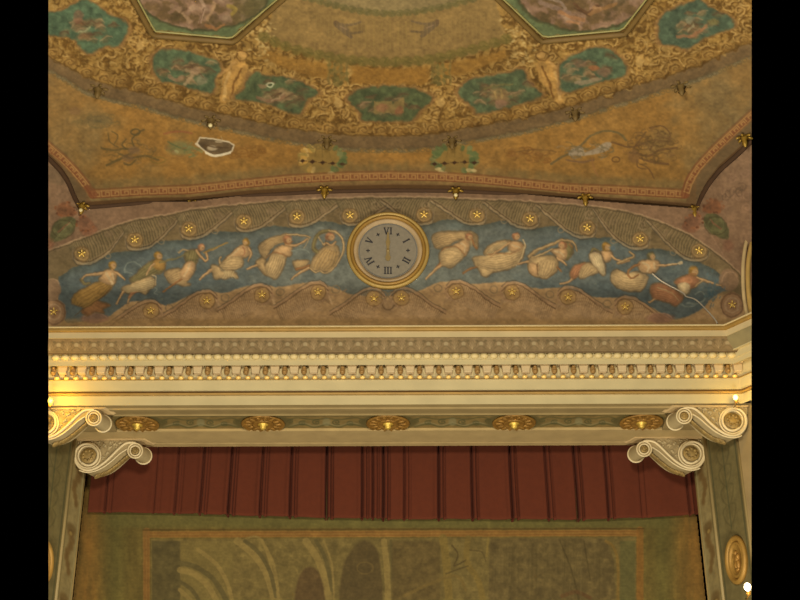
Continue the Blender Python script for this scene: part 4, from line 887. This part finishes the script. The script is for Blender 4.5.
# rosettes
def rosette(px,lab):
    y=423; c=onZ(px,y,Z0+.028); X0=float(Xat(px,y,c[1])); c=np.array([X0,float(onZ(389,y,Z0+.028)[1]),Z0+.028]); e=empty('ceiling_rosette',c); tag(e,lab,'rosette','gilt rosettes under the lintel')
    MR=frame(c,(1,0,0),(0,-1,0),(0,0,-1)); R=.315
    bm=bmesh.new(); add_lathe(bm,[(R,0),(R,.02),(R*.93,.035),(R*.86,.02),(R*.5,.02)],MR,40); obj('disc',bm,GOLD2,e,True)
    for i in range(14):
        a=2*math.pi*i/14; bm=bmesh.new(); add_blob(bm,MR@Matrix.Rotation(a,4,'Z')@Matrix.Translation((R*.68,0,.022)),R*.2,R*.11,.018,2); obj('petal',bm,GOLD2,e,True)
    bm=bmesh.new(); add_lathe(bm,[(R*.5,.01),(R*.49,.03),(R*.44,.036),(R*.38,.02),(R*.34,.012)],MR,28); obj('inner_ring',bm,GOLD2,e,True)
    bm=bmesh.new(); add_lathe(bm,[(R*.25,.01),(R*.24,.035),(R*.14,.045),(R*.15,.075),(R*.05,.10)],MR,20); obj('centre_knob',bm,GOLD,e,True)
for px,l in zip(ROS,('gilt rosette under the lintel, next to the left scroll brackets','gilt rosette under the lintel, between the leftmost and the middle one','gilt rosette under the lintel, the middle one below the clock','gilt rosette under the lintel, between the middle and the rightmost one','gilt rosette under the lintel, next to the right scroll brackets')): rosette(px,l)
# ================================================================== JAMBS
ZB=float(at(389,612,17.5)[2])-.1
Jp=[(Xat(695,474,19.55),19.55),(Xat(709.5,474,19.1),19.1),(Xat(741.5,474,18.25),18.25),(Xat(762,474,18.05),18.05)]
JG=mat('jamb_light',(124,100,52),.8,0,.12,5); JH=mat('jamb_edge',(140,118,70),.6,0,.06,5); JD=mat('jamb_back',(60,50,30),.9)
def panel_canvas(a,b,kind,s,par):
    cv=Canvas(0,0,16 if kind==1 else 34,175,1.5); X,Y=cv.X,cv.Y
    base=((150,130,80),(128,108,62)) if kind==1 else ((116,102,60),(96,82,44))
    cv.img[:]=mixc(base[0],base[1],fbm(X,Y*.4,8,501))*(.9+.2*fbm(X,Y,3,502))[...,None]
    if kind==1:
        for y in (22,78,134):
            for dy in range(0,34,5): cv.ell(8+2.0*math.sin(dy),y+dy,3.6-dy*.05,3.2,(104,76,36),.75,soft=.5)
            cv.ell(8,y-4,5.2,4,(98,74,36),.7,soft=.5); cv.ell(8,y,1.6,1.6,(150,122,62),.8)
        cv.stroke([(1.5,-5),(1.5,180)],1.2,(156,142,92),.6,smooth=False); cv.stroke([(14,-5),(14,180)],1.2,(100,88,50),.6,smooth=False)
    else:
        cv.stroke([(3,-5),(3,180)],1.4,(70,68,40),.6,smooth=False); cv.stroke([(31,-5),(31,180)],1.6,(66,64,38),.6,smooth=False)
        for y in range(12,90,16):
            for t in (-1,1): cv.stroke([(17,y+10),(17+t*5,y+4),(17+t*7,y-4),(17+t*3,y-7)],1.4,(76,68,36),.35); cv.stroke([(17,y+9),(17+t*4,y+3),(17+t*5,y-4)],1,(116,102,62),.25)
            cv.stroke([(17,y-6),(17,y+12)],1.2,(74,72,42),.6)
    u=X/cv.xs[-1]; w=Y/cv.ys[-1]; P=np.stack([s*(a[0]+(b[0]-a[0])*u),a[1]+(b[1]-a[1])*u,(Z0)*(1-w)+ZB*w],-1)
    return build_canvas(cv,P,np.ones_like(X,bool),'jamb_panel' if par else 'x',{},PM,1.0,None,par)[0]
for s,nm in ((1,'wall_right'),(-1,'wall_left')):
    bm=bmesh.new()
    pts=[(Jp[2][0]*s,Jp[2][1]),(Jp[3][0]*s,Jp[3][1])]
    v=[bm.verts.new((pts[0][0],pts[0][1],ZB)),bm.verts.new((pts[1][0],pts[1][1],ZB)),bm.verts.new((pts[1][0],pts[1][1],Z0)),bm.verts.new((pts[0][0],pts[0][1],Z0))]; bm.faces.new(v)
    w=obj(nm,bm,mat('pier_cream',(134,110,66),.8,0,.15,3)); struct(w,('right' if s>0 else 'left')+' side pier of the stage opening with painted panels','pier'); trim_sides(w)
    for k,(a,b) in ((1,(Jp[0],Jp[1])),(2,(Jp[1],Jp[2]))):
        o=panel_canvas(a,b,k,s,w); trim_sides(o)
    for (x,y),r,m in ((Jp[1],.028,JH),(Jp[2],.02,JH),(Jp[0],.014,JG)):
        bm=bmesh.new(); add_tube(bm,[(x*s,y,ZB),(x*s,y,Z0)],r,10); o=obj('edge_moulding',bm,m,w,True); trim_sides(o)
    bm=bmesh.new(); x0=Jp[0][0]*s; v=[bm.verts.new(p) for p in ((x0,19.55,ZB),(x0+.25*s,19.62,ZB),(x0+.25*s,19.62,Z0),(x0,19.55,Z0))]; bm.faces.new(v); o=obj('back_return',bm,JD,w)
    trim_sides(o)
# oval medallions on the piers
MG=mat('medallion_gold',(158,118,50),.55,.25)
def medallion(s,lab):
    px=738; py=560
    a=np.array(Jp[1]); b=np.array(Jp[2]); d=(b-a)/np.hypot(*(b-a)); n=np.array([-abs(d[1]),0]); 
    # point of the panel plane seen at that pixel
    r=ray(px,py); A_=np.array([[d[0],-r[0]],[d[1],-r[1]]]); tt=np.linalg.solve(A_,CAM[:2]-a); Pm=CAM+tt[1]*r
    rr=np.array([d[0],d[1],0.]); nn=np.array([d[1],-d[0],0.]); nn=nn if nn[1]<0 else -nn
    if s<0: Pm=Pm*np.array([-1,1,1]); rr=rr*np.array([-1,1,1]); nn=nn*np.array([-1,1,1])
    e=empty('oval_medallion',Pm); tag(e,lab,'medallion','gilt oval medallions on the piers')
    up=np.array([0,0,1.]); r2=np.cross(up,nn); M=frame(Pm,r2,up,nn); q=.0148; W_=q*14.5/.80; H_=q*20.5/.90
    bm=bmesh.new(); add_lathe(bm,[(1,-.0),(1,.04),(.9,.07),(.8,.045),(.78,.02)],M,40,W_,H_); 
    o=obj('outer_ring',bm,MG,e,True); trim_sides(o)
    bm=bmesh.new(); add_lathe(bm,[(.76,.0),(.75,.035),(.68,.05),(.6,.03),(.58,.01)],M,40,W_,H_); o=obj('inner_ring',bm,MG,e,True); trim_sides(o)
    bm=bmesh.new(); add_lathe(bm,[(.8,-.0),(.8,.012),(.02,.012)],M,40,W_,H_); o=obj('back_plate',bm,GOLD2,e); trim_sides(o)
    bm=bmesh.new()
    for x,y,a_,b_ in ((0,.28,.12,.12),(0,.05,.2,.2),(-.1,-.2,.16,.2),(.12,-.22,.14,.2),(-.16,.1,.1,.16),(.18,.1,.1,.14),(0,-.42,.2,.08)): add_blob(bm,M@Matrix.Translation((x*W_,y*H_,.02)),a_*W_,b_*H_,.035,2)
    o=obj('relief',bm,GOLD2,e,True); trim_sides(o)
    for ob in [ch for ch in bpy.data.objects if ch.parent==e and len(ch.data.polygons)==0]: bpy.data.objects.remove(ob)
medallion(1,'gilt oval medallion on the right pier, above a bright lamp'); medallion(-1,'gilt oval medallion on the left pier at the photo edge')
# ================================================================== SCROLL BRACKETS
VC=mat('bracket_cream',(204,180,130),.5,0,.06,8); VL=mat('bracket_leaf',(166,144,98),.65,0,.1,8); VF=mat('bracket_face',(150,128,84),.65,0,.1,8); VW=mat('bracket_web',(146,124,80),.7,0,.25,20); VG=mat('bracket_gilt',(140,112,58),.6,.15,.35,20)  # relief shading put into the colours: rims lighter, faces and web darker
SM=[(648,448),(645,446),(641.5,448),(641.5,452.5),(646,454.5),(650.5,452),(651.5,447),(648,443),(643,442),(638.5,445),(637,451),(640,456),(646,458)]
Spath=[(645,448.5),(642,450),(644,453.5),(648.5,452.5),(650,447.5),(646.5,443.3),(641,443.2),(637.6,447.5),(637.8,453)]
# one continuous rim: small coil, long S, big coil
RIM=[(643.5,441.9),(647.5,441.3),(654,442.5),(661,448),(668,455),(676,462),(684,467),(692,468.6),(699,466),(703.6,459.5),(704,451.5),(700,445),(693,442.2),(686,444),(681.5,450),(681.6,457),(686,462.4),(692,463.8),(697.5,461)]
CO=[(644.0,449.4,7.6),(691,454.2,13.4)]
def bracket(s,front,lab):
    f=(lambda x,y:(684+(x-644)*1.03,417+(y-450)*1.03)) if front else (lambda x,y:(x,y))
    Yc=18.07 if front else Ys(437.5)+.02; dv=np.array([-.10,.19,0]); mir=np.array([s,1,1])
    T=lambda x,y,o=0.0:(at(*f(x,y),Yc)+np.array([.0,-o,0]))*mir
    e=empty('scroll_bracket',T(676,440)); tag(e,lab,'bracket','cream scroll brackets under the lintel')
    parts_=[]
    circ=lambda cx,cy,r,n=26:[(cx+r*math.cos(t),cy+r*math.sin(t)) for t in np.linspace(0,2*math.pi,n+1)[:-1]]
    body=cr([(648,441.5),(655,443),(662,449),(669,456),(677,462.5),(685,467),(693,469)],5).tolist()
    web=[(646,438.5)]+[(705,438.5),(706,446)]+[(700,460)]+body[::-1]
    bm=bmesh.new(); extrude_poly(bm,[T(x,y) for x,y in web],dv*mir); parts_.append(obj('web',bm,VW,e))
    for cx,cy,r in CO:
        bm=bmesh.new(); extrude_poly(bm,[T(x,y,.012) for x,y in circ(cx,cy,r)],(dv*1.05)*mir); parts_.append(obj('coil',bm,VF,e))
    # under-band of the S
    bm=bmesh.new(); lower=cr([(648,446),(655,449),(662,455),(669,461.5),(677,467),(685,470),(693,471)],5)
    upper=cr([(648,441.5),(655,443),(662,449),(669,456),(677,462.5),(685,467),(693,469)],5)
    extrude_poly(bm,[T(x,y,.01) for x,y in list(upper)+list(lower[::-1])],dv*1.02*mir); parts_.append(obj('scroll_band',bm,VF,e))
    for cx,cy,r in ((644,449.4,7.3),(644,449.4,5.0),(691,454,9.8),(691,454,12.6)):
        bm=bmesh.new(); add_tube(bm,[T(x,y,.018) for x,y in circ(cx,cy,r)],.013,6,closed=True); parts_.append(obj('eye_ring',bm,VC,e,True))
    rp=cr(RIM,5); q=.0148
    for nm,r,of in (('scroll_rim',1.25*q,.02),):
        bm=bmesh.new(); add_tube(bm,[T(x,y,of) for x,y in rp],r,8); parts_.append(obj(nm,bm,VC,e,True))
    bm=bmesh.new(); add_tube(bm,[T(x,y,.015) for x,y in cr([(652,447.5),(659,452),(667,459),(675,465),(684,469.3),(693,470.5),(700,468.5)],5)],.75*q,6); parts_.append(obj('scroll_rim',bm,VC,e,True))
    # back end rims on the roll of the small coil
    for k_ in (.95,):
        bm=bmesh.new(); pts=[T(x,y)+dv*k_*mir for x,y in circ(644.3,449.6,8.1)]; add_tube(bm,pts,.9*q,6,closed=True); parts_.append(obj('roll_ring',bm,VC,e,True))
    for cx,cy,r in ((644,449.4,4.0),(691,454,8.2)):
        bm=bmesh.new(); c=T(cx,cy,.015); M=frame(c,(1,0,0),(0,0,1),(0,-1,0)); add_lathe(bm,[(r*q,0),(r*q*.95,.012),(.3*q,.02)],M,20)
        for i in range(9): a=i*.7; add_blob(bm,M@Matrix.Translation((r*q*.6*math.cos(a),r*q*.6*math.sin(a),.015)),r*q*.22,r*q*.22,.014,1)
        parts_.append(obj('gilt_eye',bm,VG,e,True))
    rr=random.Random(5)
    for x,y,l in ((659,442,4),(664,443,4.5),(669,446,5),(673,451,5),(674,443,4.5),(678,447,3.4),(668,441,3),(662,446,3),(677,456,4),(680,441,3.4),(686,440.5,3),(654,441,3),(699,441,3)):
        bm=bmesh.new()
        for t in range(4):
            a=rr.uniform(0,6.28); bp=T(x+1.3*math.cos(a),y+1.0*math.sin(a),.008); M=frame(bp,(math.cos(a),0,math.sin(a)),(-math.sin(a),0,math.cos(a)),(0,-1,0)); add_blob(bm,M,l*.42*q,l*.2*q,.016,1)
        parts_.append(obj('carved_leaf',bm,VL,e,True))
    # gilt leaf under the belly
    bm=bmesh.new()
    for i,(x,y) in enumerate(cr([(655,451),(662,457),(670,463.5),(678,468.5),(687,471.5)],3)):
        b=T(x,y)+dv*.55*mir; add_blob(bm,Matrix.Translation(Vector(b))@Matrix.Rotation(s*.75,4,'Y'),3.8*q,.06,1.3*q,2)
    parts_.append(obj('under_leaf',bm,VG,e,True))
    # top plate
    bm=bmesh.new(); extrude_poly(bm,[T(x,y,.03) for x,y in (((632,436),(707.5,436),(707.5,438.6),(635,438.6)) if not front else ((632,439.4),(706,439.4),(706,441),(635,441)))],dv*1.1*mir); parts_.append(obj('top_plate',bm,mat('plate_tan',(178,148,96)),e))
    for o in parts_: trim_sides(o)
bracket(1,True,'cream scroll bracket, front one at the right end of the lintel, beneath the small bulb'); bracket(1,False,'cream scroll bracket, rear one on the right, overlapping the red curtain')
bracket(-1,True,'cream scroll bracket, front one at the left end of the lintel, lit yellow'); bracket(-1,False,'cream scroll bracket, rear one on the left, overlapping the red curtain')
# ================================================================== RED CURTAIN
YC=19.97; CM=bpy.data.materials.new('red_cloth'); CM=mat('red_cloth',(104,47,24),.95,0,.06,14,np.array([.69,.64,.40]),.1)
bot=ipol([(80,512),(170,513),(240,515),(300,517),(390,519),(480,519),(560,519.5),(600,519),(640,517.5),(700,514)])
FO=[(107,.5),(155,.25),(176,.5),(202,.85),(230,1.1),(261.5,.9),(291,1.0),(326.5,1.35),(362,.9),(372.5,.8),(383,1.2),(404,.6),(438.5,1.1),(472,1.0),(511,1.3),(546.5,.9),(575.5,1.3),(606,1.0),(640,.2),(687,.7)]
x0=Xat(91,480,YC); x1=Xat(699,480,YC); N=1400; xs=np.linspace(x0,x1,N); pxs=389+(xs)*F/ (YC/ .91)
pxs=np.interp(xs,[Xat(p,480,YC) for p in np.arange(80,710,5)],np.arange(80,710,5))
dep=.012*np.sin(xs*5.1)+.008*np.sin(xs*11.7+1)
for p,a in FO:
    u=pxs-p; dep+= a*.10*np.exp(-(u/.8)**2) + a*.05*np.exp(-((u-5)/.6)**2) - a*.035*np.exp(-((u-3.2)/1.8)**2) + a*.035*np.exp(-((u-6.2)/.9)**2) - a*.02*np.exp(-((u+3)/2.2)**2)
rows=26; zt_=Z0+.25; P=np.zeros((rows,N,3))
zb=np.array([at(p,bot(p),YC)[2] for p in pxs])
for j in range(rows):
    t=j/(rows-1); P[j,:,0]=xs+.006*np.sin(t*3+xs*2); P[j,:,1]=YC+dep*(.75+.35*t); P[j,:,2]=zt_*(1-t)+(zb-.004*(dep>.05))*t
idx=np.arange(rows*N).reshape(rows,N); Q=np.stack([idx[:-1,:-1],idx[1:,:-1],idx[1:,1:],idx[:-1,1:]],-1).reshape(-1,4)
cu=grid_mesh('curtain',P.reshape(-1,3),Q,None,CM); tag(cu,'dark red pleated pelmet curtain hanging across the top of the stage opening','curtain')
so=cu.modifiers.new('thickness','SOLIDIFY'); so.thickness=.01
# ================================================================== PAINTED STAGE CLOTH
YK=20.1; cv=Canvas(70,440,712,607,1.4); X,Y=cv.X,cv.Y
n1=fbm(X,Y*.5,30,601); n2=fbm(X*1.6,Y*.25,8,602); n3=fbm(X,Y,3,603)
cv.img[:]=mixc((116,104,56),(92,84,44),n1)
e_=np.minimum(X-78,700-X); cv.img[:]=mixc(cv.img,(132,98,46),sst(34,8,e_)*(.25+.75*n2)); cv.img[:]=mixc(cv.img,(94,92,50),np.exp(-((e_-38)/9)**2)*.6)
cv.img[:]=cv.img*(.88+.24*n2)[...,None]*(.94+.12*n3)[...,None]
cv.img[:]=mixc(cv.img,(104,104,60),sst(531,524,Y)*.6*sst(10,60,e_))
def yt(x): return 533.5-(x-143)*.0035*0
cv.stroke([(150,534.5),(636,533)],6.5,(146,112,60),.8,smooth=False); cv.stroke([(146.5,531),(146.5,610)],7,(140,106,58),.75,smooth=False); cv.stroke([(640,530),(640,610)],7,(138,100,48),.7,smooth=False); cv.stroke([(143,530),(644,528.5)],1.2,(84,66,30),.8,smooth=False)
for d in (-1.5,1.5): cv.stroke([(150,534.5+d),(636,533+d)],.8,(112,76,34),.6,smooth=False); cv.stroke([(146.5+d,536),(146.5+d,610)],.8,(112,76,34),.5,smooth=False)
INN=[(151,539),(636,537),(636,612),(151,612)]
cv.cur=1; cv.poly(INN,(112,102,62),.9,1,smooth=False,tex=.2)
cv.poly([(152,541),(180,541),(180,612),(152,612)],(88,82,52),.95,1.2,smooth=False,tex=.15)
cv.poly([(181,541),(236,541),(232,575),(232,612),(181,612)],(118,108,64),.8,2,smooth=False)
A1=(136,122,74); A2=(92,86,54)
for p,w,c in (([(180,563),(196,567),(214,580),(226,600),(230,612)],5,A2),([(180,570),(194,574),(208,586),(218,604)],6,A1),([(180,582),(192,590),(202,606)],4,A2),([(180,590),(190,600),(196,612)],4,A1),
 ([(198,550),(214,562),(226,580),(232,600)],4,A1),([(238,541),(256,556),(268,576),(276,604)],8,A1),([(240,541),(262,541),(280,604),(276,604)],2,A1),([(245,541),(260,554),(270,572),(276,596)],4,A2),([(262,541),(274,566),(279,604)],3,A1),
 ([(306,541),(318,560),(326,584),(329,608)],7,A1),([(316,541),(326,560),(332,590)],4,A2),([(324,541),(332,566),(334,604)],2,A1),([(384,541),(387,570),(388,608)],6,A1),([(391,541),(393,580)],3,A2)): cv.stroke(p,w,c,.85)
cv.poly([(342,612),(342,572),(350,552),(362,541),(374,545),(380,562),(380,612)],(78,68,44),.7,3); cv.ring(365,568,8,6,1.5,(112,98,58),.6); cv.ring(364,552,3,4,1.2,(96,84,50),.6); cv.poly([(296,612),(298,580),(308,567),(320,575),(324,612)],(82,66,44),.7,3)
cv.poly([(392,541),(440,541),(440,612),(392,612)],(90,78,48),.6,3,smooth=False,tex=.3)
cv.poly([(490,538),(606,538),(614,560),(616,612),(488,612)],(98,88,56),.9,2,smooth=False,tex=.25)
for p,w,c in (([(443,538),(446,560),(450,612)],8,(122,108,58)),([(468,538),(467,562),(478,580),(484,606)],6,(118,104,56)),([(488,538),(487,556)],2,(130,116,64)),([(404,596),(430,584),(456,576),(466,590)],3,(112,98,56)),([(452,545),(458,555),(454,566),(466,560)],1.4,(80,70,42)),([(446,574),(456,570),(468,566)],1.4,(84,74,44)),([(470,550),(482,552),(486,562)],1.2,(84,74,44)),
 ([(606,541),(614,548),(618,566),(618,612)],3,(124,104,54)),([(560,541),(572,572),(580,606)],1.6,(78,70,42)),([(584,541),(590,580)],1.4,(80,72,44)),([(562,596),(576,592),(590,598)],4,(96,74,46))): cv.stroke(p,w,c,.8)
cv.poly([(620,541),(635,541),(635,612),(620,612)],(90,92,56),.7,2,smooth=False)
for i in range(60):
    x=RNG.uniform(492,612); cv.stroke([(x,RNG.uniform(540,560)),(x+RNG.uniform(-2,2),RNG.uniform(575,606))],1.2,[(112,102,66),(84,76,46)][i%2],.3)
cv.cur=0
painterly(cv,.5,6,.08,970)
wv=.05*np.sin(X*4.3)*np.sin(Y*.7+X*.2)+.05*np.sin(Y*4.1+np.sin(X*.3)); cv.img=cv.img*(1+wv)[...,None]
PB=at(X,Y,YK)
for j,y in enumerate(cv.ys): pass
xl=Xat(79,540,YK); xr2=Xat(699.5,540,YK); keep=(PB[...,0]>xl)&(PB[...,0]<xr2)
res=build_canvas(cv,PB,keep,'stage_backdrop',{1:('picture','arches and pillars in an orange painted frame')},PM,K_BACK)
bd=res[0]; tag(bd,'painted olive canvas stage cloth with arches in an orange frame, behind the red curtain','backdrop')
# ================================================================== gilt knobs on the ceiling
def knob(P,lab,grp,m,sc,tip=False):
    sc*=.72; e=empty('ceiling_ornament',P); tag(e,lab,'ornament',grp); M=Matrix.Translation(e.location)
    bm=bmesh.new(); add_lathe(bm,[(.075*sc,.03),(.08*sc,-.02),(.05*sc,-.06),(.065*sc,-.09),(.02*sc,-.15)],M,10,1,1,5,.3); obj('bud',bm,m,e,True)
    for i in range(6):
        a=i*math.pi/3; bm=bmesh.new(); add_blob(bm,M@Matrix.Rotation(a,4,'Z')@Matrix.Translation((.11*sc,0,-.0))@Matrix.Rotation(.4,4,'Y'),.07*sc,.03*sc,.03*sc,1); obj('leaf',bm,m,e,True)
    if tip: bm=bmesh.new(); add_blob(bm,M@Matrix.Translation((0,-.03,-.13*sc)),.035,.03,.035,1); obj('tip',bm,mat('pale_tip',(216,196,136),.4),e,True)
GK=mat('knob_gold',(150,116,40),.4,.45)
for (x,y),l,t in zip([(82,204),(193,202),(324.5,188),(455.5,189),(585,195.5),(694,207),(744,136)],['at the left corner of the ceiling edge','on the ceiling edge below the bare patch','on the ceiling edge below the left wreath','on the ceiling edge below the right wreath','on the ceiling edge between the right wreath and the right corner','at the right corner of the ceiling edge','on the ceiling edge at the far right of the photo'],(1,1,0,1,0,0,0)):
    knob(on_ceil(x,y,.03),'small gilt bud ornament '+l,'gilt buds along the ceiling edge',GK,1.0,t)
GB=mat('knob_dull',(104,80,36),.7,.15)
for (x,y),l in zip([(98,89),(211,120),(327,140),(452,140),(575,112),(681,86)],['leftmost','second from the left','above the left wreath','above the right wreath','second from the right','rightmost']):
    knob(on_ceil(x,y,.0),'dull gilt bud ornament on the ring around the painted ceiling, '+l,'gilt buds on the ceiling ring',GB,1.15,x==211)
# side arch moulding at the right edge
ar=struct(None or (lambda:(lambda bm:(add_tube(bm,[at(a,b,17.3) for a,b in cr([(756,214),(749,232),(744.5,252),(743,272),(744,296),(748,320)],6)],.028,8),obj('trim_4',bm,mat('arch_cream',(178,150,98)),None,True))[1])(bmesh.new()))(),'cream edge of a side arch at the far right','arch moulding'); 
bm=bmesh.new(); add_tube(bm,[at(a,b,17.25) for a,b in cr([(760,220),(753,240),(749,258),(748,276),(749,296),(752,318)],6)],.035,8); o=obj('outer_roll',bm,mat('arch_gold',(168,132,66)),ar,True); trim_sides(o); trim_sides(ar)
# ================================================================== LAMPS
def em(name,rgb,s):
    m=bpy.data.materials.new(name); m.use_nodes=True; b=m.node_tree.nodes['Principled BSDF']; b.inputs['Base Color'].default_value=(*lin(rgb),1); b.inputs['Emission Color'].default_value=(*lin(rgb),1); b.inputs['Emission Strength'].default_value=s; return m
def lamp(P,lab,r,s,rgb,watt,lightcol,off=(0,-.22,-.02)):
    e=empty('wall_lamp',P); tag(e,lab,'lamp'); M=Matrix.Translation(e.location)
    bm=bmesh.new(); add_blob(bm,M,r,r,r*1.25,2); obj('bulb',bm,em('bulb_glow_'+str(len(MATS)+int(P[0]*10)),rgb,s),e,True)
    bm=bmesh.new(); add_lathe(bm,[(r*.6,-r*1.5),(r*.7,-r*2.2),(r*.3,-r*2.6)],M,12); obj('socket',bm,GOLD2,e,True)
    bm=bmesh.new(); p=Vector(e.location); add_tube(bm,[p+Vector((0,0,-r*2.4)),p+Vector((0,.06,-r*2.8)),p+Vector((0,.16,-r*2.4))],r*.22,6); obj('arm',bm,GOLD2,e,True)
    L=bpy.data.lights.new('lamp_light','POINT'); L.energy=watt; L.color=lightcol; L.shadow_soft_size=r*1.1; lo=bpy.data.objects.new('light',L); C.objects.link(lo); lo.parent=e; lo.location=off
lamp(at(735.5,397.5,17.80),'small glowing bulb on the right end of the cornice above the scroll bracket',.034,3.0,(255,232,130),8.0,(1,.68,.15))
lamp(at(50.5,401,17.72),'glowing yellow bulb at the left end of the cornice above the scroll bracket',.035,3.0,(255,214,70),24.0,(1,.64,.06),(.04,-.10,-.02))
lamp(at(747.5,587,17.75),'bright lamp below the oval medallion at the right photo edge',.045,10,(255,232,180),8,(1,.75,.4))
# unseen key lamp and low fill lamps, added to light room and soffit
def point(name,loc,w,r,col): 
    L=bpy.data.lights.new(name,'POINT'); L.energy=w; L.shadow_soft_size=r; L.color=col; o=bpy.data.objects.new(name,L); C.objects.link(o); o.location=loc; o['kind']='structure'; return o
point('key_light',(0.0,5.0,7.5),KEYW,.9,(1,.97,.9)); 
point('fill_light',(-3.5,12.0,1.0),FILLW,.7,(1,.96,.88)); point('fill_light',(3.5,12.0,1.0),FILLW,.7,(1,.96,.88))
W=bpy.data.worlds.new('dark_room'); bpy.context.scene.world=W; W.use_nodes=True; W.node_tree.nodes['Background'].inputs[0].default_value=(0,0,0,1); W.node_tree.nodes['Background'].inputs[1].default_value=0
cd=bpy.data.cameras.new('camera'); cam=bpy.data.objects.new('camera',cd); C.objects.link(cam); cd.sensor_width=36; cd.sensor_fit='HORIZONTAL'; cd.lens=F*36/800; cd.clip_end=200
cam.matrix_world=Matrix(((RT[0],UP[0],-FW[0],CAM[0]),(RT[1],UP[1],-FW[1],CAM[1]),(RT[2],UP[2],-FW[2],CAM[2]),(0,0,0,1)))
s=bpy.context.scene; s.camera=cam; s.view_settings.view_transform='Standard'; s.view_settings.look='None'; s.view_settings.gamma=1; s.view_settings.use_curve_mapping=False; s.view_settings.exposure=0
